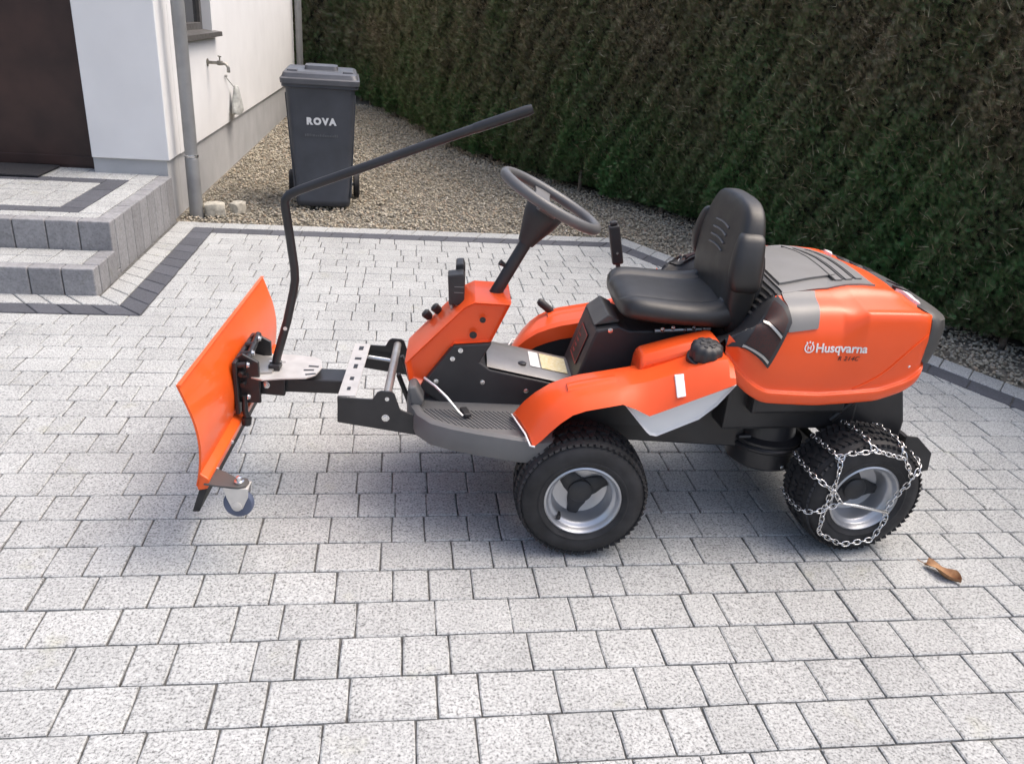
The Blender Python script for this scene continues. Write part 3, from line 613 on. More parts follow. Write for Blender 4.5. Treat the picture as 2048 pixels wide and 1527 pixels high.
# ================================================================== RIDE-ON TRACTOR
def frame(ox, oy, deg):
    a = math.radians(deg); return Matrix.Translation((ox, oy, 0)) @ Matrix.Rotation(a, 4, 'Z')
MF = frame(0.507, 1.845, -4.0)       # front half: x rearwards, y across to the far side, z up, origin under the near front hub
MR = frame(1.341, 1.845, 2.0)        # rear half (the machine is steered by bending in the middle)
C = 0.39                             # centre line
tractor = thing('ride_on_tractor', 'orange ride-on garden tractor with black seat parked on the paving', 'tractor', (0.93, 2.22, 0))
def mir(v): return 2 * C - v

# chassis and floor
MB().prism([(-0.45, 0.26), (0.52, 0.235), (0.52, 0.30), (0.46, 0.395), (0.30, 0.36), (-0.1, 0.34), (-0.45, 0.33)], 0.255, 0.525).build('chassis', 'black', tractor, MF, bevel=0.006)
plan = [(-0.505, C), (-0.503, 0.30), (-0.495, 0.235), (-0.470, 0.165), (-0.430, 0.115), (-0.37, 0.085), (-0.30, 0.062), (-0.18, 0.03), (-0.12, 0.022), (-0.09, 0.03), (-0.07, 0.10), (-0.07, C)]
full = plan + [(u, mir(v)) for u, v in plan[-2:0:-1]]
def pring(d, z): 
    cu = -0.29; return [(cu + (u - cu) * (1 - d / 0.22), C + (v - C) * (1 - d / 0.33), z) for u, v in full]
fl = MB(); fl.loft([pring(0.03, 0.278), pring(0.004, 0.283), pring(0.0, 0.295), pring(0.0, 0.332), pring(0.004, 0.348), pring(0.014, 0.354), pring(0.026, 0.352), pring(0.034, 0.340)])
floor = fl.build('floor_pan', 'floor', tractor, MF, smooth=40)
rb = MB()
for i in range(22):
    u0 = -0.42 + i * 0.013
    for v0, sgn in ((0.17, 1), (0.61, -1)): rb.rbox((u0, v0, 0.3405), (0.0035, 0.13, 0.004), Matrix.Rotation(sgn * 0.6, 3, 'Z'))
tag(rb.build('tread_ribs', 'floor', floor, MF), kind='stuff')

# front mounting bracket
sidep = [(-0.690, 0.384), (-0.592, 0.382), (-0.580, 0.404), (-0.57, 0.409), (-0.54, 0.408), (-0.532, 0.402), (-0.515, 0.352), (-0.430, 0.320), (-0.30, 0.32), (-0.30, 0.258), (-0.429, 0.268), (-0.692, 0.306)]
brk = MB().prism(sidep, 0.186, 0.193).prism(sidep, 0.587, 0.594)
brk.box(-0.692, -0.685, 0.194, 0.586, 0.308, 0.383)
bracket = brk.build('front_bracket', 'black', tractor, MF, bevel=0.002)
fb = MB(); fb.box(-0.690, -0.640, 0.194, 0.586, 0.3835, 0.388); flange = fb.build('flange', 'galv_and_sheen', bracket, MF, bevel=0.001)  # pale colour paints in the specular reflection on the bracket's top face
for v, lu, lv in ((0.545, 0.014, 0.03), (0.46, 0.02, 0.016), (0.40, 0.012, 0.03), (0.31, 0.012, 0.022), (0.24, 0.01, 0.02)): MB().box(-0.665 - lu / 2, -0.665 + lu / 2, v - lv / 2, v + lv / 2, 0.3882, 0.3890).build('slot', 'black', flange, MF)
MB().tube([(-0.553, 0.190, 0.388), (-0.553, 0.590, 0.388)], 0.0125, 16).build('cross_tube', 'steel', bracket, MF, smooth=40)
bb = MB(); bolt_head(bb, (-0.556, 0.186, 0.326), 0.009, 0.006); bolt_head(bb, (-0.552, 0.186, 0.385), 0.005, 0.002); bb.build('bolt', 'chrome', bracket, MF, smooth=40)
MB().tube([(-0.66, 0.56, 0.355), (-0.58, 0.56, 0.345), (-0.55, 0.55, 0.342)], 0.006, 8).build('lock_pin', 'chrome', bracket, MF, smooth=40)
st = MB(); st.rbox((-0.515, 0.36, 0.335), (0.012, 0.02, 0.11), Matrix.Rotation(-0.35, 3, 'Y')); st.rbox((-0.515, 0.50, 0.335), (0.012, 0.02, 0.11), Matrix.Rotation(-0.35, 3, 'Y')); st.build('strut', 'black', bracket, MF, bevel=0.002)

# centre tunnel and steering tower
MB().prism([(-0.372, 0.518), (-0.262, 0.530), (-0.295, 0.470), (-0.263, 0.447), (-0.039, 0.405), (0.06, 0.39), (0.06, 0.32), (-0.40, 0.335), (-0.47, 0.378)], 0.277, 0.503).build('tunnel', 'plastic', tractor, MF, bevel=0.004)
tw = MB(); tp = [(-0.212, 0.650), (-0.262, 0.532), (-0.372, 0.520), (-0.455, 0.378), (-0.500, 0.392), (-0.512, 0.452), (-0.345, 0.636), (-0.315, 0.652)]
n_ = len(tp); cen = (-0.345, 0.53)
def tring(v, k, sx=0): return [(cen[0] + (x - cen[0]) * k + sx, v, cen[1] + (z - cen[1]) * k) for x, z in tp]
tw.loft([tring(0.302, 0.90), tring(0.288, 0.955), tring(0.285, 0.97), tring(0.300, 1.0), tring(0.48, 1.0), tring(0.495, 0.97), tring(0.478, 0.90)])
tower = tw.build('steering_tower', 'orange', tractor, MF, smooth=32, bevel=0.009, bseg=3)
b = MB(); b.lathe([(0.011, 0.285), (0.0105, 0.2835), (0.0075, 0.2835), (0.007, 0.2855), (0.0005, 0.2855)], (-0.317, 0, 0.551), 'Y', 16); b.lathe([(0.009, 0.285), (0.0085, 0.2838), (0.006, 0.2838), (0.0055, 0.2855), (0.0005, 0.2855)], (-0.292, 0, 0.598), 'Y', 16); b.build('screw_recess', 'black', tower, MF, smooth=40)
b = MB()
for u, z in ((-0.351, 0.505), (-0.373, 0.478), (-0.283, 0.408), (-0.153, 0.386), (-0.418, 0.405)): bolt_head(b, (u, 0.277, z), 0.006, 0.004)
b.build('bolt', 'chrome', tractor, MF, smooth=40)
b = MB(); b.loft([[(-0.272, v, 0.4545), (-0.03, v, 0.4095), (0.05, v, 0.398), (0.05, v, 0.405), (-0.03, v, 0.4165 + dz), (-0.272, v, 0.4615 + dz)] for v, dz in ((0.284, -0.006), (0.30, 0.0), (0.34, 0.004), (0.44, 0.004), (0.48, 0.0), (0.496, -0.006))])
cover = b.build('tunnel_cover', 'dull_metal', tractor, MF, smooth=35)
def on_cover(u, d=0.0): return interp(u, [-0.272, -0.03, 0.05], [0.4655, 0.4205, 0.409]) + d
b = MB(); b.loft([[(-0.105, 0.335, on_cover(-0.105, .0008)), (-0.025, 0.335, on_cover(-0.025, .0008)), (-0.025, 0.45, on_cover(-0.025, .0008)), (-0.105, 0.45, on_cover(-0.105, .0008))], [(-0.105, 0.335, on_cover(-0.105, .0016)), (-0.025, 0.335, on_cover(-0.025, .0016)), (-0.025, 0.45, on_cover(-0.025, .0016)), (-0.105, 0.45, on_cover(-0.105, .0016))]]); b.build('warning_sticker', 'yellow', cover, MF)
b = MB(); b.loft([[(-0.14, 0.335, on_cover(-0.14, .0008)), (-0.11, 0.335, on_cover(-0.11, .0008)), (-0.11, 0.45, on_cover(-0.11, .0008)), (-0.14, 0.45, on_cover(-0.14, .0008))], [(-0.14, 0.335, on_cover(-0.14, .0016)), (-0.11, 0.335, on_cover(-0.11, .0016)), (-0.11, 0.45, on_cover(-0.11, .0016)), (-0.14, 0.45, on_cover(-0.14, .0016))]]); b.build('warning_sticker', 'white_print', cover, MF)
MB().lathe([(0.013, 0.0), (0.013, 0.004), (0.009, 0.006), (0.0005, 0.0065)], (-0.165, 0.34, on_cover(-0.165) - 0.001), 'Z', 14).build('screw_cap', 'black', cover, MF, smooth=40)
MB().tube([(-0.452, 0.265, 0.42), (-0.42, 0.235, 0.41), (-0.385, 0.20, 0.392), (-0.35, 0.17, 0.362), (-0.338, 0.165, 0.352)], 0.0042, 8).build('pedal_rod', 'chrome', tractor, MF, smooth=40)
b = MB(); b.rbox((-0.33, 0.19, 0.352), (0.022, 0.05, 0.012), Matrix.Rotation(0.3, 3, 'Z')); b.build('pedal', 'plastic', tractor, MF, bevel=0.004)
b = MB(); b.prism([(-0.497, 0.405), (-0.475, 0.41), (-0.45, 0.365), (-0.455, 0.345), (-0.49, 0.35)], 0.225, 0.29); b.build('tower_foot', 'floor', tractor, MF, bevel=0.008, bseg=3)

cd = Vector((0.45, 0, 0.893)).normalized(); wc = Vector((-0.115, C, 0.925))
MB().tube([wc - cd * 0.34, wc - cd * 0.06], 0.0185, 18).build('steering_column', 'plastic', tractor, MF, smooth=40)
MB().tube([wc - cd * 0.14, wc - cd * 0.115, wc - cd * 0.06, wc - cd * 0.03, wc - cd * 0.015], [0.024, 0.032, 0.052, 0.058, 0.05], 20).build('column_boot', 'plastic', tractor, MF, smooth=60)
b = MB(); b.tube([wc - cd * 0.22 + Vector((-0.015, 0.0, 0.0)), wc - cd * 0.22 + Vector((-0.034, -0.004, 0.012))], [0.005, 0.009], 10); b.build('adjusting_knob', 'plastic', tractor, MF, smooth=40)
e1 = Vector((cd.z, 0, -cd.x)); e2 = Vector((0, 1, 0)); RW = 0.149
rim = MB().tube([wc + RW * (math.cos(2 * math.pi * k / 48) * e1 + math.sin(2 * math.pi * k / 48) * e2) for k in range(48)], 0.0152, 12, closed=True)
swheel = rim.build('steering_wheel', 'wheel_grey', tractor, MF, smooth=180)
for a in (0, 95, 265):
    a = math.radians(a); d = math.cos(a) * e1 + math.sin(a) * e2; s_ = cd.cross(d)
    rings = []
    for k, (rr, wd, hh) in enumerate(((0.03, 0.034, -0.03), (0.07, 0.026, -0.026), (0.115, 0.024, -0.012), (0.153, 0.030, 0.0))):
        p = wc + d * rr + cd * hh; rings.append([p + s_ * wd + cd * 0.004, p - s_ * wd + cd * 0.004, p - s_ * wd - cd * 0.006, p + s_ * wd - cd * 0.006])
    MB().loft(rings).build('spoke', 'wheel_grey', swheel, MF, smooth=30, bevel=0.002)
hb = MB(); hb.tube([wc - cd * 0.05, wc - cd * 0.02, wc - cd * 0.012], [0.05, 0.05, 0.042], 24); hb.build('hub', 'plastic', swheel, MF, smooth=40)

# work lamp and control knobs on the tower
b = MB(); b.prism([(-0.396, 0.705), (-0.352, 0.712), (-0.346, 0.700), (-0.346, 0.628), (-0.352, 0.618), (-0.390, 0.616)], 0.345, 0.40); b.prism([(-0.374, 0.722), (-0.352, 0.726), (-0.346, 0.71), (-0.346, 0.63), (-0.374, 0.63)], 0.402, 0.47)
lamp = b.build('work_lamp', 'plastic', tractor, MF, bevel=0.004)
b = MB(); b.box(-0.376, -0.349, 0.3438, 0.3452, 0.672, 0.674).box(-0.376, -0.349, 0.3438, 0.3452, 0.655, 0.657); b.build('lamp_rib', 'grey', lamp, MF)
MB().tube([(-0.385, 0.38, 0.62), (-0.375, 0.38, 0.585)], 0.008, 8).build('lamp_foot', 'steel', lamp, MF)
for u, v, z in ((-0.408, 0.455, 0.548), (-0.436, 0.47, 0.522)):
    k = MB(); dn = Vector((-0.74, 0.0, 0.67)); p = Vector((u, v, z)); k.tube([p, p + dn * 0.012], 0.005, 8); k.tube([p + dn * 0.012, p + dn * 0.016, p + dn * 0.034, p + dn * 0.04], [0.009, 0.013, 0.015, 0.010], 12); k.build('control_knob', 'plastic', tractor, MF, smooth=40)

# fenders
def fender(side):
    f = (lambda v: v) if side == 0 else mir
    us = [-0.195, -0.165, -0.135, -0.10, -0.06, -0.02, 0.03, 0.075, 0.11, 0.150, 0.20, 0.26, 0.32, 0.350, 0.366]
    zc = [0.366, 0.408, 0.438, 0.463, 0.481, 0.494, 0.505, 0.515, 0.523, 0.533, 0.552, 0.578, 0.601, 0.606, 0.592]      # outer shoulder
    zb = [0.350, 0.372, 0.398, 0.425, 0.449, 0.463, 0.475, 0.486, 0.474, 0.455, 0.478, 0.506, 0.534, 0.549, 0.557]      # lower outer edge
    rings = []
    for u_, c_, b_ in zip(us, zc, zb):
        sh = 0.045 * max(0.0, 1 - (u_ + 0.195) / 0.16); u = u_
        rings.append([(q[0] + sh * (1 - (q[1] if side == 0 else mir(q[1])) / 0.19), q[1], q[2]) for q in ((u, f(0.000), b_), (u, f(0.012), b_ + (c_ - b_) * 0.35), (u, f(0.034), b_ + (c_ - b_) * 0.78), (u, f(0.050), c_), (u, f(0.125), c_ + 0.002), (u, f(0.175), c_ - 0.004), (u, f(0.19), c_ - 0.014), (u, f(0.194), c_ - 0.060), (u, f(0.188), c_ - 0.060), (u, f(0.17), c_ - 0.022), (u, f(0.08), c_ - 0.02), (u, f(0.035), b_ + 0.005), (u, f(0.016), b_ - 0.002))])
    o = MB().loft(rings).build('fender', 'orange', tractor, MF, smooth=22)
    # pressed rib on top
    MB().loft([[(u, f(0.100 + dv), interp(u, us, zc) + dz) for dv, dz in ((-0.022, 0.0), (-0.014, 0.006), (0.018, 0.006), (0.026, 0.0))] for u in (-0.06, -0.03, 0.02, 0.07)], True).build('fender_rib', 'orange', o, MF, smooth=50)
    MB().tube([(-0.198, f(0.188), 0.352), (-0.190, f(0.12), 0.366), (-0.170, f(0.045), 0.366), (-0.158, f(0.004), 0.352), (-0.146, f(-0.001), 0.352)], 0.0026, 8).build('fender_lip', 'reflector', o, MF, smooth=60)
    MB().prism([(-0.192, 0.335), (-0.18, 0.352), (-0.135, 0.405), (-0.06, 0.445), (0.03, 0.470), (0.13, 0.492), (0.36, 0.54), (0.36, 0.33)], min(f(0.190), f(0.186)), max(f(0.190), f(0.186))).build('inner_liner', 'plastic', tractor, MF)
    return o
near_f = fender(0); far_f = fender(1)
# raised inner shoulder behind each fender
def side_body(side):
    f = (lambda v: v) if side == 0 else mir
    lo = [(0.135, 0.50), (0.140, 0.560), (0.150, 0.570), (0.25, 0.604), (0.335, 0.628), (0.352, 0.620), (0.366, 0.585), (0.366, 0.50)]
    return MB().loft([[(u, f(v), z - dz) for u, z in lo] for v, dz in ((0.128, 0.02), (0.150, 0.0), (0.215, 0.0), (0.235, 0.02))]).build('side_body', 'orange', tractor, MF, smooth=35, bevel=0.006, bseg=2)
nb = side_body(0); side_body(1)
for f in ((lambda v: v), mir):
    tk = [(0.079, 0.483), (0.150, 0.402), (0.160, 0.394), (0.178, 0.391), (0.287, 0.447), (0.330, 0.49), (0.372, 0.553), (0.25, 0.498), (0.150, 0.453), (0.085, 0.484)]
    cu, cz = 0.22, 0.46
    MB().loft([[(cu + (u - cu) * k, f(v), cz + (z - cz) * k) for u, z in tk] for v, k in ((0.016, 0.93), (0.006, 0.985), (0.012, 0.995), (0.17, 0.995), (0.19, 0.95))]).build('fuel_tank', 'tank', tractor, MF, smooth=35, bevel=0.004)
MB().loft([[(0.212 + dx, v + 0.034, 0.556), (0.236 + dx, v + 0.034, 0.562), (0.240 + dx, v - 0.004, 0.515), (0.217 + dx, v - 0.004, 0.509)] for v, dx in ((0.008, 0), (0.016, 0))]).build('reflector', 'reflector', nb, MF, bevel=0.0015)
cap = MB(); rings = []
for r, a in ((0.030, -0.02), (0.046, -0.012), (0.047, 0.012), (0.043, 0.026), (0.034, 0.033), (0.012, 0.035), (0.001, 0.035)):
    rings.append([((r + (0.0022 * math.cos(10 * t) if r > 0.03 else 0)) * math.cos(t), (r + (0.0022 * math.cos(10 * t) if r > 0.03 else 0)) * math.sin(t), a) for t in [2 * math.pi * j / 60 for j in range(60)]])
cap.loft([[(x * 0.92, y * 0.92, z * 0.9) for x, y, z in r] for r in rings], False); capM = MF @ Matrix.Translation((0.303, 0.095, 0.603)) @ Matrix.Rotation(math.radians(12), 4, 'X')
fcap = cap.build('fuel_cap', 'plastic', tractor, capM, smooth=40)
g = MB()
for k in range(3): g.rbox((0, 0, 0.0315), (0.046, 0.012, 0.004), Matrix.Rotation(k * math.pi / 3, 3, 'Z'))
g.build('cap_grip', 'plastic', fcap, capM, bevel=0.003)
MB().lathe([(0.049, -0.03), (0.049, -0.014), (0.046, -0.012), (0.04, -0.012)], (0, 0, 0), 'Z', 32, False).build('filler_neck', 'black', tractor, capM, smooth=40)

# seat base, linkage and levers
MB().prism([(-0.020, 0.40), (0.036, 0.585), (0.098, 0.602), (0.13, 0.59), (0.34, 0.60), (0.38, 0.58), (0.38, 0.32), (0.0, 0.33)], 0.275, 0.505).build('seat_base', 'plastic', tractor, MF, bevel=0.006)
sb_n = Vector((-0.185, 0, 0.056)).normalized()
lm = Matrix(((0, math.sin(0.294), -math.cos(0.294), 0), (-1, 0, 0, 0), (0, math.cos(0.294), math.sin(0.294), 0), (0, 0, 0, 1)))
LM = MF @ Matrix.Translation((0.0095, C, 0.500)) @ lm
b = MB().box(-0.055, 0.055, -0.05, 0.05, 0.0012, 0.002); lab = b.build('warning_label', 'black_print', tractor, LM)
b = MB()
for x0, x1, y0, y1 in ((-0.055, 0.055, 0.046, 0.05), (-0.055, 0.055, -0.05, -0.046), (-0.055, -0.051, -0.046, 0.046), (0.051, 0.055, -0.046, 0.046)): b.box(x0, x1, y0, y1, 0.0022, 0.003)
for k in range(4): b.box(-0.04, -0.012, -0.035 + k * 0.017, -0.029 + k * 0.017, 0.0022, 0.003)
b.build('label_print', 'redlabel', lab, LM)
b = MB(); b.prism([(0.03, 0.592), (0.07, 0.626), (0.105, 0.610), (0.098, 0.604)], 0.30, 0.48); b.build('seat_hinge', 'dgrey', tractor, MF, bevel=0.003)
b = MB(); bolt_head(b, (0.075, 0.275, 0.588), 0.006, 0.005)
for u, z in ((0.22, 0.606), (0.25, 0.612), (0.285, 0.607), (0.31, 0.615), (0.34, 0.612)): bolt_head(b, (u, 0.255, z), 0.005, 0.006)
b.build('bolt', 'chrome', tractor, MF, smooth=40)
MB().tube([(0.20, 0.262, 0.598), (0.27, 0.258, 0.606), (0.36, 0.262, 0.612)], 0.006, 8).build('linkage_rod', 'steel', tractor, MF, smooth=40)
b = MB(); b.rbox((0.172, 0.69, 0.61), (0.014, 0.020, 0.26), Matrix.Rotation(-0.225, 3, 'Y')); b.build('lift_lever', 'dgrey', tractor, MF, bevel=0.003)
b = MB(); b.rbox((0.144, 0.69, 0.733), (0.036, 0.030, 0.13), Matrix.Rotation(-0.225, 3, 'Y')); b.rbox((0.1282, 0.69, 0.803), (0.026, 0.022, 0.014), Matrix.Rotation(-0.225, 3, 'Y')); b.build('lever_grip', 'plastic', tractor, MF, bevel=0.006, bseg=3)
MB().lathe([(0.004, 0), (0.004, -0.003), (0.0005, -0.003)], (0.149, 0.6748, 0.708), 'Y', 10).build('lever_screw', 'chrome', tractor, MF)
MB().tube([(-0.035, 0.70, 0.475), (-0.05, 0.70, 0.492), (-0.085, 0.70, 0.520), (-0.092, 0.70, 0.525)], [0.006, 0.013, 0.014, 0.009], 12).build('throttle_lever', 'plastic', tractor, MF, smooth=50)

# seat
def ring_super(cu, cv, cz, ax, av, n=28, e=3.0, plane='uv'):
    out = []
    for j in range(n):
        t = 2 * math.pi * j / n; c_, s_ = math.cos(t), math.sin(t)
        out.append((cu + ax * math.copysign(abs(c_) ** (2 / e), c_), cv + av * math.copysign(abs(s_) ** (2 / e), s_), cz))
    return out
rings = []
for u, hw, zb, zt, k in ((0.092, 0.12, 0.648, 0.670, 0.2), (0.098, 0.155, 0.640, 0.680, .5), (0.116, 0.180, 0.636, 0.692, 1), (0.148, 0.192, 0.635, 0.695, 1), (0.20, 0.199, 0.632, 0.692, 1), (0.28, 0.201, 0.630, 0.687, 1), (0.35, 0.198, 0.627, 0.687, 1.2), (0.40, 0.188, 0.620, 0.702, 1.4), (0.44, 0.165, 0.635, 0.698, 1), (0.452, 0.14, 0.65, 0.68, .3)):
    m_z = (zb + zt) / 2; bl = 0.008 * k
    pr = [(-0.86, zb), (-1.0, zb + (zt - zb) * 0.30), (-1.0, zb + (zt - zb) * 0.72), (-0.93, zt + bl * 0.3), (-0.80, zt + bl), (-0.68, zt + bl * 0.85), (-0.58, zt - 0.002), (-0.54, zt - 0.004 * k), (-0.48, zt), (-0.25, zt + 0.002), (0, zt + 0.003)]
    ring = [(u, C + x * hw, z) for x, z in pr] + [(u, C - x * hw, z) for x, z in pr[-2::-1]]
    ring += [(u, C + 0.4 * hw, zb - 0.004), (u, C, zb - 0.006), (u, C - 0.4 * hw, zb - 0.004)]
    rings.append(ring)
cushion = MB().loft(rings).build('seat_cushion', 'vinyl', tractor, MF, smooth=180, sub=2)
SB = ((0.600, 0.150, 0.405, 0.450), (0.614, 0.182, 0.395, 0.462), (0.66, 0.190, 0.380, 0.466), (0.71, 0.192, 0.373, 0.466), (0.735, 0.198, 0.371, 0.466), (0.758, 0.200, 0.370, 0.466), (0.80, 0.200, 0.371, 0.466), (0.84, 0.196, 0.375, 0.466), (0.872, 0.190, 0.380, 0.466), (0.888, 0.184, 0.384, 0.466), (0.922, 0.172, 0.388, 0.465), (0.952, 0.152, 0.394, 0.462), (0.971, 0.116, 0.402, 0.456), (0.978, 0.06, 0.412, 0.446))
rings = []
for z, hw, fu, bu in SB:
    ring = []
    for j in range(32):
        t = 2 * math.pi * j / 32; c_, s_ = math.cos(t), math.sin(t); x = math.copysign(abs(c_) ** 0.6, c_); y = math.copysign(abs(s_) ** 0.6, s_)
        u = (fu + bu) / 2 + (bu - fu) / 2 * x
        if x < 0: u -= 0.016 * max(0, abs(y) - 0.62) / 0.38 * (1 if z < 0.9 else 0.4); u += 0.010 * max(0, 0.5 - abs(y))
        ring.append((u, C + hw * y, z))
    rings.append(ring)
sback = MB().loft(rings).build('seat_back', 'vinyl', tractor, MF, smooth=180, sub=1)
b = MB()
for k in range(4):
    zz = 0.892 - k * 0.022; fu = interp(zz, [q[0] for q in SB], [q[2] for q in SB])
    b.tube([(fu + 0.0005, 0.330, zz - 0.003), (fu + 0.003, 0.37, zz), (fu + 0.003, 0.41, zz), (fu + 0.0005, 0.450, zz - 0.003)], 0.0032, 6)
b.build('back_seam', 'wheel_grey', sback, MF, smooth=60)
for sg in (-1, 1):
    rings = []
    for z, v0, v1, fu, bu in ((0.742, 0.170, 0.196, 0.385, 0.440), (0.752, 0.165, 0.222, 0.368, 0.452), (0.785, 0.165, 0.226, 0.360, 0.450), (0.83, 0.162, 0.222, 0.362, 0.450), (0.872, 0.155, 0.208, 0.370, 0.450), (0.897, 0.150, 0.198, 0.378, 0.450), (0.905, 0.150, 0.175, 0.392, 0.435)):
        rings.append([((fu + bu) / 2 + (bu - fu) / 2 * math.copysign(abs(math.cos(t)) ** .65, math.cos(t)), C + sg * ((v0 + v1) / 2 + (v1 - v0) / 2 * math.copysign(abs(math.sin(t)) ** .65, math.sin(t))), z) for t in [2 * math.pi * j / 20 for j in range(20)]])
    MB().loft(rings).build('side_bolster', 'vinyl', sback, MF, smooth=180, sub=1)
b = MB(); b.loft([[(u, C + s_, z) for u, z in ((0.400, 0.615), (0.462, 0.610), (0.472, 0.66), (0.472, 0.81), (0.466, 0.84), (0.45, 0.845), (0.44, 0.81), (0.42, 0.66))] for s_ in (-0.165, -0.158, 0.158, 0.165)]); b.build('seat_shell', 'plastic', sback, MF, bevel=0.012, bseg=3, smooth=40)
b = MB()
for sgn in (-1, 1): b.rbox((0.388, C + sgn * 0.14, 0.685), (0.05, 0.04, 0.035), Matrix.Rotation(0.5, 3, 'Y'))
b.build('seat_joint', 'plastic', cushion, MF, bevel=0.008, bseg=3)

# ------------------------------------------------------------------ engine hood (rear frame)
HU = [-0.470, -0.440, -0.400, -0.350, -0.250, -0.150, -0.050, 0.030, 0.080, 0.115, 0.150, 0.185, 0.210]
def soft(x, xs, ys): return sum(interp(x + d, xs, ys) for d in (-0.014, -0.007, 0.0, 0.007, 0.014)) / 5
def hood_section(u):
    zb = soft(u, [-0.47, -0.44, -0.40, -0.355, -0.2, -0.02, 0.06, 0.11, 0.165], [0.575, 0.535, 0.500, 0.476, 0.470, 0.484, 0.512, 0.548, 0.570])
    vn = soft(u, [-0.47, -0.44, -0.40, -0.3, -0.1, 0.04, 0.090, 0.108, 0.128, 0.148, 0.165], [0.085, 0.066, 0.052, 0.042, 0.036, 0.038, 0.043, 0.056, 0.095, 0.17, 0.27])
    zt = soft(u, [-0.47, -0.43, -0.40, -0.365, -0.325, -0.2, -0.05, 0.03, 0.09, 0.13, 0.165], [0.585, 0.595, 0.62, 0.705, 0.768, 0.781, 0.781, 0.773, 0.754, 0.733, 0.712])
    bl = interp(u, [-0.47, -0.30, -0.16, -0.10, 0.05, 0.12, 0.21], [0.0, 0.0, 0.0, 1.0, 1.0, 0.8, 0.3])          # rear bulge of the side
    zs = 0.690 + 0.040 * bl; zs = min(zs, interp(u, [-0.47, -0.43, -0.38, -0.3, 0.09, 0.13, 0.165], [0.640, 0.672, 0.69, 0.8, 0.8, 0.715, 0.672]))
    w = C - vn
    pts = [(vn + 0.020, zb - 0.004), (vn + 0.002, zb), (vn - 0.006, zb + 0.030), (vn + 0.006, zb + 0.042), (vn + 0.002, zb + 0.09), (vn + 0.006 - 0.006 * bl, zb + (zs - zb) * 0.72), (vn + 0.020 - 0.010 * bl, zs), (vn + 0.050 - 0.010 * bl, zs + (zt - zs) * (0.46 - 0.30 * bl)), (vn + 0.100, zs + (zt - zs) * (0.62 - 0.17 * bl)), (vn + 0.135, zs + (zt - zs) * 0.76), (vn + w * 0.52, zt - 0.014), (vn + w * 0.78, zt - 0.004), (C, zt)]
    return pts
NT = 12
def H(u, t):
    """point of the hood skin; t runs 0..12 from the near lower edge to the ridge, 12..24 down the far side"""
    m_ = t > NT; tt = 2 * NT - t if m_ else t
    v, z = catmull(hood_section(u), tt)
    return Vector((u, mir(v) if m_ else v, z))
def Hn(u, t):
    a = H(min(u + 0.004, 0.165), t) - H(max(u - 0.004, -0.47), t); b = H(u, min(t + .05, 2 * NT)) - H(u, max(t - .05, 0)); n = a.cross(b)
    n.normalize(); c = H(u, t) - Vector((u, C, 0.6))
    return n if n.dot(c) > 0 else -n
def is_vent(u, t):
    """true where the skin is the black vent moulding in front of the orange panel"""
    tt = min(t, 2 * NT - t)
    if tt >= 8.5: return u < -0.295
    if tt >= 6.2: return u < -0.318
    return tt > 5.2 - (u + 0.468) / 0.106 * 1.05 + 0.12 and u < -0.362 + (tt - 4.15) / 2.05 * 0.052 - 0.010
us_ = np.linspace(-0.470, 0.165, 128); ts_ = np.linspace(0, 2 * NT, 145); grid = [[H(float(u), float(t)) for t in ts_] for u in us_]
hood_mb, vent_mb = MB(), MB(); hood_mb.v = [p for r in grid for p in r]; vent_mb.v = list(hood_mb.v); nT = len(ts_)
for i in range(len(us_) - 1):
    for j in range(nT - 1):
        q = (i * nT + j, i * nT + j + 1, (i + 1) * nT + j + 1, (i + 1) * nT + j)
        (vent_mb if is_vent((us_[i] + us_[i + 1]) / 2, (ts_[j] + ts_[j + 1]) / 2) else hood_mb).f.append(q)
for mb in (hood_mb, vent_mb):
    used = sorted({k for q in mb.f for k in q}); idx = {k: n for n, k in enumerate(used)}; mb.v = [mb.v[k] for k in used]; mb.f = [tuple(idx[k] for k in q) for q in mb.f]
hood = hood_mb.build('hood', 'orange', tractor, MR, smooth=50)
vent_mb.build('front_vent', 'plastic', hood, MR, smooth=50)
def patch(name, m, corners, parent, lift=0.004, nu=14, nt=14, both=False, smooth=50):
    """a panel lying on the hood; corners are (u,t): a,b,c,d in order"""
    res = []
    for side in ((0, 1) if both else (0,)):
        cs = [(u, 2 * NT - t) for u, t in corners] if side else corners
        top, bot = [], []
        for i in range(nu + 1):
            f = i / nu; rt_, rb_ = [], []
            for j in range(nt + 1):
                g_ = j / nt
                u = (1 - f) * ((1 - g_) * cs[0][0] + g_ * cs[3][0]) + f * ((1 - g_) * cs[1][0] + g_ * cs[2][0]); t = (1 - f) * ((1 - g_) * cs[0][1] + g_ * cs[3][1]) + f * ((1 - g_) * cs[1][1] + g_ * cs[2][1])
                p = H(u, t); n = Hn(u, t); rt_.append(p + n * lift); rb_.append(p - n * 0.004)
            top.append(rt_); bot.append(rb_)
        mb = MB(); n = nt + 1; v = [p for r in top for p in r] + [p for r in bot for p in r]; o = (nu + 1) * n; f_ = []
        for i in range(nu):
            for j in range(nt):
                a = i * n + j; f_.append((a, a + 1, a + n + 1, a + n)); f_.append((a + o, a + n + o, a + n + 1 + o, a + 1 + o))
        for i in range(nu): a = i * n; f_.append((a, a + n, a + n + o, a + o)); a = i * n + nt; f_.append((a, a + o, a + n + o, a + n))
        for j in range(nt): a = j; f_.append((a, a + o, a + 1 + o, a + 1)); a = nu * n + j; f_.append((a, a + 1, a + 1 + o, a + o))
        res.append(mb.add(v, f_).build(name, m, parent, MR, smooth=smooth))
    return res
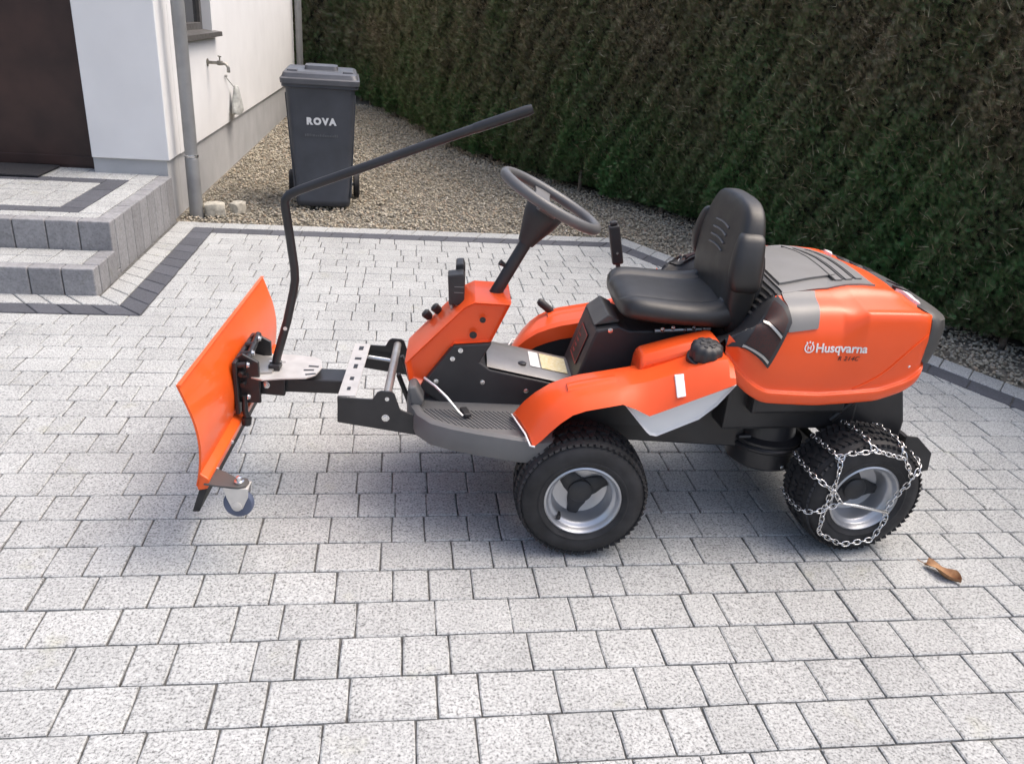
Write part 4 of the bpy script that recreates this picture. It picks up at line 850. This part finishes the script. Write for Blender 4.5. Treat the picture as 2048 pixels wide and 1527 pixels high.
# grey top cover, in a broad centre field and two side tongues
patch('top_cover', 'grey', [(-0.298, 8.6), (0.0, 9.7), (0.0, 14.3), (-0.298, 15.4)], hood, 0.005, 24, 24)
patch('cover_tongue', 'grey', [(-0.318, 5.75), (-0.236, 5.95), (-0.205, 8.75), (-0.300, 8.75)], hood, 0.0045, both=True)
patch('cover_hump', 'grey', [(-0.29, 9.7), (-0.10, 10.4), (-0.10, 13.6), (-0.29, 14.3)], hood, 0.012, 14, 14, smooth=60)
for k in range(3):
    u0 = -0.125 + k * 0.036; patch('cover_rib', 'dgrey', [(u0, 10.0 + k * .12), (u0 + 0.004, 10.0 + k * .12), (u0 + 0.004 + 0.01, 14 - k * .12), (u0 + 0.01, 14 - k * .12)], hood, 0.0135 if k == 0 else 0.0085, 2, 12)
    patch('cover_louvre', 'grey', [(u0 + 0.008, 9.95 + k * .12), (u0 + 0.030, 10.0 + k * .12), (u0 + 0.034, 14 - k * .12), (u0 + 0.012, 14.05 - k * .12)], hood, 0.0095, 3, 12)
# black front and side grilles
for k in range(6):
    u0 = -0.374 + k * 0.0115; patch('grille_slat', 'dgrey', [(u0, 8.6), (u0 + 0.004, 8.6), (u0 + 0.004, 15.4), (u0, 15.4)], hood, 0.006, 2, 20)
for sg in patch('side_grille', 'plastic', [(-0.468, 5.2), (-0.362, 4.15), (-0.310, 6.2), (-0.315, 8.3)], hood, 0.0075, both=True): pass
patch('grille_mesh', 'grille', [(-0.428, 5.25), (-0.363, 4.55), (-0.339, 5.45), (-0.394, 6.25)], hood, 0.0095, both=True)
patch('grille_mesh', 'grille', [(-0.388, 6.4), (-0.334, 5.65), (-0.320, 6.3), (-0.328, 7.9)], hood, 0.0095, both=True)
patch('grille_bar', 'steel', [(-0.434, 5.05), (-0.367, 4.36), (-0.365, 4.48), (-0.431, 5.2)], hood, 0.014, 8, 2, both=True)
patch('grille_bar', 'steel', [(-0.398, 6.28), (-0.340, 5.47), (-0.338, 5.58), (-0.395, 6.42)], hood, 0.014, 8, 2, both=True)
patch('side_crease', 'orange', [(-0.10, 2.9), (0.086, 5.0), (0.086, 5.14), (-0.10, 3.0)], hood, 0.003, 16, 2, both=True)
# rear trim and bumper
patch('tail_trim', 'reflector', [(0.058, 9.4), (0.088, 7.5), (0.102, 7.9), (0.076, 9.7)], hood, 0.008, 8, 4, both=True)
path = [(0.088, 0.062), (0.106, 0.072), (0.130, 0.110), (0.150, 0.185), (0.162, 0.28), (0.166, C)]
path = curve(path, 14); pathf = path + [(u, mir(v)) for u, v in path[-2::-1]]
rings = []
for i, (u, v) in enumerate(pathf):
    a = Vector(pathf[max(i - 1, 0)]); b_ = Vector(pathf[min(i + 1, len(pathf) - 1)]); t = (b_ - a).normalized(); nrm = Vector((t.y, -t.x))
    if nrm.dot(Vector((u - 0.0, v - C))) < 0: nrm = -nrm
    k = min(1, min(i, len(pathf) - 1 - i) / 4)
    rings.append([(u + nrm.x * d, v + nrm.y * d, z) for d, z in ((-0.03, 0.60 - .015 * k), (0.008 + .012 * k, 0.600 - .02 * k), (0.014 + .018 * k, 0.63), (0.016 + .020 * k, 0.69), (0.012 + .018 * k, 0.716), (-0.002, 0.732), (-0.04, 0.740), (-0.06, 0.728))])
bumper = MB().loft(rings).build('rear_bumper', 'dgrey', tractor, MR, smooth=45)
b = MB()
for s_ in (-1, 1):
    for k in range(3): b.rbox((0.145 - k * 0.016, C + s_ * (0.07 + k * 0.055), 0.7355 + 0.0012 * k), (0.030, 0.045, 0.006), Matrix.Rotation(-s_ * 0.25, 3, 'Z') @ Matrix.Rotation(0.32, 3, 'Y'))
b.build('bumper_slot', 'black', bumper, MR, bevel=0.002)
b = MB(); b.lathe([(0.003, 0), (0.011, 0.001), (0.014, 0.009), (0.011, 0.018), (0.0005, 0.021)], (0.105, 0.08, 0.535), 'Z', 14); b.build('tail_knob', 'steel', tractor, MR, smooth=60)
# lettering conforming to the side of the hood
def side_v(u, z):
    lo, hi = 1.5, 7.0
    for _ in range(30):
        m_ = (lo + hi) / 2
        if H(u, m_).z < z: lo = m_
        else: hi = m_
    return H(u, lo).y
def decal(me, u0, z0, slope, m, name, lift=0.0015):
    for v in me.vertices:
        x, y, d = v.co; u = u0 + x; z = z0 + y + slope * x; v.co = (u, side_v(u, z) - lift - d, z)
    obj(name, me, m, hood, MR)
decal(text_mesh('Husqvarna', 0.0345, 0.0007, 0.0003, 0, 'LEFT', 0.98), -0.236, 0.626, 0.02, 'white_print', 'lettering')
decal(text_mesh('R 214C', 0.0175, 0.0, 0.0003, 0.25, 'LEFT', 1.1), -0.168, 0.604, 0.02, 'black_print', 'model_lettering')
em = MB()
def ringshape(cx, cy, r0, r1, a0, a1, n=24):
    pts = [(cx + r * math.cos(a0 + (a1 - a0) * k / n), cy + r * math.sin(a0 + (a1 - a0) * k / n), 0) for r in (r0, r1) for k in range(n + 1)]
    return pts, [(k, k + 1, n + 2 + k, n + 1 + k) for k in range(n)]
em.add(*ringshape(0, 0, 0.0105, 0.0142, math.radians(125), math.radians(415)))
for x0, x1, y0, y1 in ((-0.0055, -0.0028, -0.0065, 0.0065), (0.0028, 0.0055, -0.0065, 0.0065), (-0.0028, 0.0028, -0.0014, 0.0014)): em.add([(x0, y0, 0), (x1, y0, 0), (x1, y1, 0), (x0, y1, 0)], [(0, 1, 2, 3)])
for a in (60, 90, 120):
    a = math.radians(a); em.add([(0.0125 * math.cos(a - .17), 0.0125 * math.sin(a - .17), 0), (0.0185 * math.cos(a - .10), 0.0185 * math.sin(a - .10), 0), (0.0185 * math.cos(a + .10), 0.0185 * math.sin(a + .10), 0), (0.0125 * math.cos(a + .17), 0.0125 * math.sin(a + .17), 0)], [(0, 1, 2, 3)])
me = bpy.data.meshes.new('emblem'); me.from_pydata(em.v, [], em.f); decal(me, -0.254, 0.638, 0.02, 'white_print', 'emblem', 0.002)
MB().lathe([(0.004, 0), (0.0005, -0.003)], (0.055, side_v(0.055, 0.585), 0.585), 'Y', 8).build('hood_screw', 'reflector', hood, MR)

# engine, muffler, rear frame
MB().box(-0.40, 0.02, 0.16, 0.62, 0.33, 0.50).box(-0.34, -0.05, 0.12, 0.66, 0.40, 0.47).build('engine_block', 'black', tractor, MR, bevel=0.012)
b = MB(); b.lathe([(0.02, 0.185), (0.100, 0.187), (0.108, 0.195), (0.108, 0.245), (0.112, 0.250), (0.112, 0.256), (0.106, 0.262), (0.112, 0.268), (0.112, 0.276), (0.09, 0.285), (0.082, 0.34), (0.05, 0.36)], (-0.205, 0.26, 0), 'Z', 36, True); b.build('muffler', 'black', tractor, MR, smooth=35)
MB().tube([(-0.12, 0.19, 0.26), (-0.06, 0.17, 0.26), (-0.03, 0.17, 0.28)], 0.009, 8).build('cable', 'black', tractor, MR, smooth=40); MB().tube([(-0.30, 0.17, 0.305), (-0.34, 0.165, 0.307)], 0.006, 8).build('cable', 'black', tractor, MR, smooth=40)
b = MB(); bolt_head(b, (-0.185, 0.152, 0.205), 0.006, 0.006); bolt_head(b, (-0.03, 0.16, 0.27), 0.006, 0.006); bolt_head(b, (-0.13, 0.10, 0.462), 0.006, 0.006); b.build('bolt', 'chrome', tractor, MR, smooth=40)
b = MB(); b.prism([(-0.06, 0.30), (-0.06, 0.47), (0.09, 0.50), (0.13, 0.492), (0.155, 0.465), (0.19, 0.35), (0.19, 0.29), (0.02, 0.25)], 0.165, 0.615); b.build('rear_frame', 'black', tractor, MR, bevel=0.008)
b = MB(); b.tube([(-0.06, 0.165, 0.36), (0.0, 0.16, 0.43), (0.06, 0.16, 0.455)], 0.012, 10); b.build('frame_brace', 'black', tractor, MR, smooth=40)
b = MB(); b.prism([(0.16, 0.335), (0.20, 0.33), (0.262, 0.275), (0.268, 0.215), (0.245, 0.21), (0.16, 0.26)], 0.10, 0.106); b.prism([(0.16, 0.335), (0.20, 0.33), (0.262, 0.275), (0.268, 0.215), (0.245, 0.21), (0.16, 0.26)], 0.30, 0.306); b.box(0.245, 0.262, 0.1065, 0.2995, 0.215, 0.272); b.build('tow_bracket', 'black', tractor, MR, bevel=0.002)
b = MB(); b.box(-0.02, 0.02, 0.15, 0.63, 0.18, 0.22).build('rear_axle', 'black', tractor, MR, bevel=0.01)
MB().box(-0.03, 0.03, 0.15, 0.63, 0.17, 0.24).build('front_axle', 'black', tractor, MF, bevel=0.01)

# wheels
TR = 0.188
ty = MB(); prof = [(0.100, 0.012), (0.106, 0.000), (0.112, -0.005), (0.122, -0.009), (0.124, -0.0115), (0.128, -0.0115), (0.130, -0.010), (0.148, -0.013), (0.166, -0.009), (0.179, -0.001), (0.188, 0.011), (0.192, 0.03), (0.194, 0.0705)]
prof += [(r, 0.141 - a) for r, a in prof[-2::-1]]
prof = [(0.1 + (r - 0.1) * 0.875, a) for r, a in prof]
ty.lathe(prof, (0, 0, 0), 'Y', 64)
NL = 60
for row, (a, r, wd) in enumerate(((0.006, 0.1705, 0.022), (0.034, 0.1805, 0.022), (0.0705, 0.1825, 0.026), (0.107, 0.1805, 0.022), (0.135, 0.1705, 0.022))):
    for k in range(NL):
        t = 2 * math.pi * (k + 0.5 * (row % 2)) / NL; ax = 0.42 * (1 if row < 2 else -1 if row > 2 else (1 if k % 2 else -1))
        Rm = Matrix.Rotation(-t, 3, 'Y') @ Matrix.Rotation(ax, 3, 'X')
        tl = 0.0 if row not in (0, 4) else (0.55 if row == 0 else -0.55)
        Rm = Matrix.Rotation(-t, 3, 'Y') @ Matrix.Rotation(tl, 3, 'Z') @ Matrix.Rotation(ax, 3, 'X')
        ty.rbox((r * math.cos(t), a, r * math.sin(t)), (0.011 if row in (1, 2, 3) else 0.0065, wd, 0.0140), Rm)
tyre_me = bpy.data.meshes.new('tyre'); tyre_me.from_pydata([tuple(p) for p in ty.v], [], ty.f)
bm = bmesh.new(); bm.from_mesh(tyre_me); bmesh.ops.recalc_face_normals(bm, faces=bm.faces); bm.to_mesh(tyre_me); bm.free()
tyre_me.materials.append(M['rubber']); tyre_me.shade_smooth(); tyre_me.set_sharp_from_angle(angle=math.radians(32))
def mesh_of(mb, m, ang=35):
    me = bpy.data.meshes.new('m'); me.from_pydata([tuple(p) for p in mb.v], [], mb.f); bm = bmesh.new(); bm.from_mesh(me); bmesh.ops.recalc_face_normals(bm, faces=bm.faces); bm.to_mesh(me); bm.free()
    me.materials.append(M[m]); me.shade_smooth(); me.set_sharp_from_angle(angle=math.radians(ang)); return me
rim_me = mesh_of(MB().lathe([(0.1085, 0.004), (0.1075, -0.004), (0.103, -0.0065), (0.0985, -0.002), (0.0965, 0.008), (0.092, 0.014), (0.0865, 0.017), (0.083, 0.024), (0.081, 0.060), (0.078, 0.068), (0.060, 0.073), (0.030, 0.066), (0.001, 0.066)], (0, 0, 0), 'Y', 56), 'silver', 40)
hm = MB(); hm.lathe([(0.036, 0.068), (0.034, 0.046), (0.026, 0.040), (0.001, 0.039)], (0, 0, 0), 'Y', 28)
for k in range(3):
    a = math.radians(20 + 120 * k); rings = []
    for rr, wd, y in ((0.012, 0.030, 0.052), (0.040, 0.026, 0.054), (0.062, 0.018, 0.058), (0.079, 0.016, 0.060)):
        ca, sa = math.cos(a), math.sin(a); rings.append([(rr * ca - w_ * sa, yy, rr * sa + w_ * ca) for w_, yy in ((-wd, 0.072), (-wd, y + .006), (-wd * .6, y), (wd * .6, y), (wd, y + .006), (wd, 0.072))])
    hm.loft(rings)
hub_me = mesh_of(hm, 'plastic', 35)
valve_me = mesh_of(MB().tube([(-0.058, 0.03, -0.060), (-0.060, 0.012, -0.062), (-0.061, 0.004, -0.063)], [0.005, 0.0065, 0.005], 10), 'rubber', 50)
def wheel(Mx, side, spin):
    W = Mx @ Matrix.Translation((0, 0 if side == 0 else 2 * C, TR)) @ (Matrix.Identity(4) if side == 0 else Matrix.Rotation(math.pi, 4, 'Z')) @ Matrix.Rotation(spin, 4, 'Y')
    h = obj('wheel', hub_me, None, tractor, W); obj('tyre', tyre_me, None, h, W); obj('rim', rim_me, None, h, W); obj('valve', valve_me, None, h, W)
wheel(MF, 0, 0.0); wheel(MF, 1, 0.8); wheel(MR, 0, 0.5); wheel(MR, 1, 2.0)

# ================================================================== SNOW PLOUGH
plough = thing('snow_plough', 'orange snow plough blade with black lift lever on the tractor front', 'plough', tuple(MF @ Vector((-0.95, C, 0))), math.radians(-4))
V0, V1 = -0.05, 0.85
prof = [(-1.036, 0.512), (-1.022, 0.470), (-1.008, 0.425), (-1.000, 0.380), (-0.998, 0.335), (-1.002, 0.290), (-1.008, 0.255), (-1.014, 0.230)]
prof = curve(prof, 18)
rings = []
for v in (V0, V0 + 0.002, C, V1 - 0.002, V1):
    rings.append([(u, v, z) for u, z in prof] + [(u - 0.006, v, z) for u, z in prof[::-1]])
blade = MB().loft(rings).build('blade', 'plough', plough, MF, smooth=40)
MB().prism([(-1.040, 0.511), (-1.031, 0.5125), (-1.031, 0.5155), (-1.042, 0.5155), (-1.044, 0.512)], V0, V1).build('top_flange', 'plough', blade, MF, bevel=0.0015)
MB().prism([(-1.009, 0.268), (-0.990, 0.254), (-0.985, 0.249), (-0.991, 0.222), (-1.016, 0.216), (-1.020, 0.235)], V0, V1).build('stiffener', 'plough', blade, MF, bevel=0.003)
MB().prism([(-1.012, 0.224), (-0.994, 0.221), (-1.020, 0.148), (-1.038, 0.148)], V0 + 0.004, V1 - 0.004).build('rubber_strip', 'rubber', blade, MF, bevel=0.002)
b = MB()
for k in range(6): bolt_head(b, (-0.989, V0 + 0.08 + k * 0.15, 0.235), 0.006, 0.005, 'X', 1)
b.build('bolt', 'chrome', blade, MF, smooth=40)
for v in (0.30, 0.462): MB().prism([(-0.995, 0.300), (-0.93, 0.300), (-0.93, 0.43), (-0.975, 0.455), (-0.995, 0.44)], v, v + 0.012).build('pivot_lug', 'black', plough, MF, bevel=0.003)
MB().box(-0.998, -0.985, 0.27, 0.51, 0.275, 0.44).build('back_plate', 'black', plough, MF, bevel=0.003)
b = MB()
for v, z in ((0.285, 0.425), (0.345, 0.435), (0.405, 0.44), (0.30, 0.385)): b.tube([(-0.99, v, z), (-0.962, v, z + 0.004)], 0.009, 10); b.tube([(-0.975, v - .02, z - .02), (-0.972, v + .02, z - .018)], 0.007, 8)
b.tube([(-0.968, 0.47, 0.45), (-0.966, 0.38, 0.438), (-0.964, 0.30, 0.43)], 0.010, 10)
b.build('spring', 'black', plough, MF, smooth=50)
b = MB()
for v, z in ((0.285, 0.428), (0.345, 0.440), (0.43, 0.452), (0.27, 0.335)): bolt_head(b, (-0.958, v, z), 0.008, 0.007, 'X', 1)
bolt_head(b, (-0.918, 0.326, 0.349), 0.009, 0.006); b.build('bolt', 'chrome', plough, MF, smooth=40)
b = MB(); b.tube([(-0.972, 0.285, 0.33), (-0.974, 0.284, 0.285), (-0.968, 0.28, 0.262)], 0.009, 8); b.tube([(-0.968, 0.28, 0.262), (-0.972, 0.282, 0.24)], 0.014, 10); b.build('trip_spring', 'black', plough, MF, smooth=50)
MB().prism([(-0.972, 0.318), (-0.866, 0.312), (-0.862, 0.366), (-0.972, 0.376)], 0.328, 0.452).build('hitch_box', 'black', plough, MF, bevel=0.004)
MB().box(-0.875, -0.694, 0.345, 0.435, 0.318, 0.362).build('push_arm', 'black', plough, MF, bevel=0.005, bseg=3)
b = MB(); b.prism_z([(-0.955, 0.30), (-0.92, 0.285), (-0.87, 0.30), (-0.80, 0.31), (-0.775, 0.335), (-0.765, 0.39), (-0.775, 0.445), (-0.80, 0.47), (-0.87, 0.48), (-0.955, 0.48)], 0.379, 0.384)
sel = b.build('angle_plate', 'galv_and_sheen', plough, MF, bevel=0.001)
for k, a in enumerate((-0.30, -0.12, 0.06)): MB().rbox((-0.80 + 0.01 * abs(k - 1), C - 0.005 + a * 0.16 + 0.0, 0.3843), (0.030, 0.009, 0.0012), Matrix.Rotation(-a, 3, 'Z')).build('slot', 'black', sel, MF)
MB().prism_z([(-0.985, 0.31), (-0.90, 0.33), (-0.895, 0.42), (-0.985, 0.46)], 0.385, 0.392).build('pivot_plate', 'steel', plough, MF, bevel=0.001)
lv = [(-0.900, C - .02, 0.383), (-0.893, C - .015, 0.42), (-0.861, C, 0.531), (-0.840, C, 0.620), (-0.834, C, 0.655), (-0.834, C, 0.69), (-0.842, C, 0.772), (-0.852, C, 0.865), (-0.851, C, 0.884), (-0.840, C, 0.899), (-0.815, C, 0.912), (-0.75, C, 0.939), (-0.458, C, 1.058), (-0.30, C, 1.121)]
MB().tube(lv, 0.0125, 14).build('lift_lever', 'black', plough, MF, smooth=50)
MB().tube([(-0.34, C, 1.105), (-0.335, C, 1.107), (-0.20, C, 1.160), (-0.186, C, 1.166)], [0.0130, 0.0140, 0.0145, 0.012], 16).build('handle_grip', 'black', plough, MF, smooth=50)
MB().box(-0.915, -0.882, C - 0.042, C + 0.002, 0.384, 0.402).build('lever_foot', 'black', plough, MF, bevel=0.003)
MB().tube([(-0.915, C - .02, 0.405), (-0.868, C - .02, 0.405)], 0.003, 6).build('cotter_pin', 'chrome', plough, MF)
b = MB(); b.tube([(-0.8655, C - 0.016, 0.510), (-0.8655, C - 0.011, 0.510)], 0.006, 10); b.build('lever_bolt', 'chrome', plough, MF)
# support caster on the near end
b = MB(); b.prism_z([(-1.000, -0.052), (-1.000, 0.03), (-0.962, 0.012), (-0.925, -0.018), (-0.897, -0.018), (-0.888, -0.035), (-0.892, -0.058), (-0.910, -0.066), (-0.96, -0.060)], 0.234, 0.239); arm = b.build('caster_arm', 'dgrey', plough, MF, bevel=0.001)
b = MB(); b.lathe([(0.013, 0.2395), (0.013, 0.245), (0.008, 0.246), (0.008, 0.256), (0.0005, 0.258)], (-0.912, -0.042, 0), 'Z', 14); b.build('caster_bolt', 'chrome', arm, MF, smooth=40)
b = MB(); fk = [(-0.948, 0.233), (-0.884, 0.233), (-0.888, 0.205), (-0.903, 0.172), (-0.916, 0.166), (-0.930, 0.172), (-0.942, 0.205)]
b.prism(fk, -0.064, -0.061).prism(fk, -0.027, -0.024).box(-0.946, -0.886, -0.061, -0.027, 0.2285, 0.2335); fork = b.build('caster_fork', 'galv_and_sheen', plough, MF, bevel=0.001)
b = MB(); b.lathe([(0.006, 0), (0.024, 0.0), (0.036, 0.003), (0.039, 0.009), (0.039, 0.021), (0.036, 0.027), (0.024, 0.030), (0.006, 0.03)], (-0.9165, -0.059, 0.180), 'Y', 32, True); b.build('caster_wheel', 'caster', fork, MF, smooth=40)
b = MB(); b.lathe([(0.013, -0.064), (0.013, -0.067), (0.006, -0.069), (0.0005, -0.07)], (-0.9165, 0, 0.180), 'Y', 14); b.build('axle_nut', 'galv_and_sheen', fork, MF, smooth=40)

# ================================================================== SNOW CHAIN on the near rear wheel
chain = thing('snow_chain', 'bright steel snow chain wrapped round the near rear tyre', 'chain', tuple(MR @ Vector((0, 0.03, 0))), math.radians(2))
link_path = []
hl, hw = 0.0105, 0.0068
for k in range(14):
    t = 2 * math.pi * k / 14; link_path.append((math.copysign(max(0, abs(math.cos(t)) ** 0.8), math.cos(t)) * (hl + 0.0015), math.copysign(abs(math.sin(t)) ** 0.9, math.sin(t)) * hw, 0))
link_me = mesh_of(MB().tube(link_path, 0.0021, 5, closed=True), 'chrome', 180)
def run(pts, pitch=0.0176, close=False):
    pts = [Vector(p) for p in pts]; L = [0]
    for a, b in zip(pts, pts[1:]): L.append(L[-1] + (b - a).length)
    n = max(1, round(L[-1] / pitch)); out = []
    def at(d):
        for i in range(len(pts) - 1):
            if d <= L[i + 1] + 1e-9: return pts[i].lerp(pts[i + 1], (d - L[i]) / max(1e-9, L[i + 1] - L[i]))
        return pts[-1]
    for k in range(n):
        a, b = at(L[-1] * k / n), at(L[-1] * (k + 1) / n); t = (b - a).normalized(); c = (a + b) / 2
        q = t.to_track_quat('X', 'Z').to_matrix().to_4x4()
        obj('link', link_me, None, chain, MR @ Matrix.Translation(c) @ q @ Matrix.Rotation(math.radians(35 if k % 2 else 125), 4, 'X'))
def wpt(u, z, v=None):
    """point lying on the tyre skin at a side position"""
    k_ = min(1.0, 0.1775 / max(1e-6, math.hypot(u, z - TR))); u = u * k_; z = TR + (z - TR) * k_
    r = math.hypot(u, z - TR)
    vv = interp(r, [0.10, 0.110, 0.125, 0.142, 0.158, 0.168, 0.176, 0.184, 0.20], [-0.006, -0.012, -0.017, -0.019, -0.016, -0.010, -0.004, 0.004, 0.004]) if v is None else v
    return (u, vv, z)
side = [(-0.117, 0.230), (-0.111, 0.336), (-0.012, 0.352), (0.082, 0.326), (0.121, 0.261), (0.099, 0.203), (0.074, 0.148)]
def dense(pts, n=6):
    out = []
    for a, b in zip(pts, pts[1:]):
        for k in range(n): out.append((a[0] + (b[0] - a[0]) * k / n, a[1] + (b[1] - a[1]) * k / n))
    return out + [pts[-1]]
run([wpt(*q) for q in dense(side)])
run([wpt(*q) for q in dense([(0.074, 0.148), (0.085, 0.126), (0.049, 0.055), (-0.045, 0.040), (-0.127, 0.084), (-0.131, 0.164), (-0.117, 0.230)])])
run([(-0.131, -0.018, 0.164), (-0.104, -0.020, 0.178), (-0.083, -0.020, 0.186), (-0.117, -0.019, 0.230)])
def across(u, z, ang, n=9):
    """cross chain from a side node over the tread to the far shoulder; ang = wheel angle where it crosses"""
    pts = [wpt(u, z)]; a0 = math.atan2(z - TR, u); r0 = min(0.1775, math.hypot(u, z - TR))
    for k in range(1, 4): f = k / 3; r = r0 + (0.177 - r0) * f; a = a0 + (ang - a0) * f * 0.6; pts.append(wpt(r * math.cos(a), TR + r * math.sin(a)))
    for k in range(n + 1):
        f = k / n; a = a0 + (ang - a0) * (0.6 + 0.4 * f); v = 0.004 + 0.133 * f; r = 0.1915 - 0.007 * (2 * f - 1) ** 4; pts.append((r * math.cos(a), v, TR + r * math.sin(a)))
    run(pts)
for u, z, da in ((-0.111, 0.336, 0.10), (-0.012, 0.352, 0.14), (0.082, 0.326, 0.18), (0.121, 0.261, 0.10), (-0.117, 0.230, -0.10), (-0.131, 0.164, 0.06)):
    across(u, z, math.atan2(z - TR, u) + da)
MB().tube([(-0.083, -0.022, 0.187), (-0.04, -0.024, 0.180), (0.052, -0.024, 0.157), (0.074, -0.020, 0.149)], [0.003, 0.005, 0.0048, 0.003], 8).build('tensioner', 'chrome', chain, MR, smooth=50)

# ================================================================== DEAD LEAF
lf = []; nl = 9
for i in range(nl):
    t = i / (nl - 1); w_ = 0.022 * math.sin(math.pi * min(1, t * 0.93 + 0.06)) ** 0.8; x = -0.052 + 0.104 * t
    lf.append([(x, w_ * s_ + 0.004 * math.sin(9 * t + s_), 0.006 + 0.016 * abs(s_) ** 1.5 + 0.006 * math.sin(7 * t + 2 * s_)) for s_ in (-1, -0.5, -0.12, 0, 0.12, 0.5, 1)])
fl_ = MB(); fl_.loft(lf, False, False, False); vv = len(fl_.v); fl_.add([(x, y, z - 0.0012) for x, y, z in fl_.v[:vv]], [tuple(reversed(q)) for q in fl_.f])
leaf = thing('dead_leaf', 'curled brown dead leaf lying on the pale paving by the chained wheel', 'leaf', (1.568, 1.724, 0.0), math.radians(-60))
fl_.build('leaf_blade', 'leaf', leaf, smooth=60, fixn=False)
MB().tube([(-0.052, 0, 0.008), (-0.068, 0.003, 0.006), (-0.08, 0.008, 0.003)], 0.0012, 5).build('leaf_stalk', 'leaf', leaf)
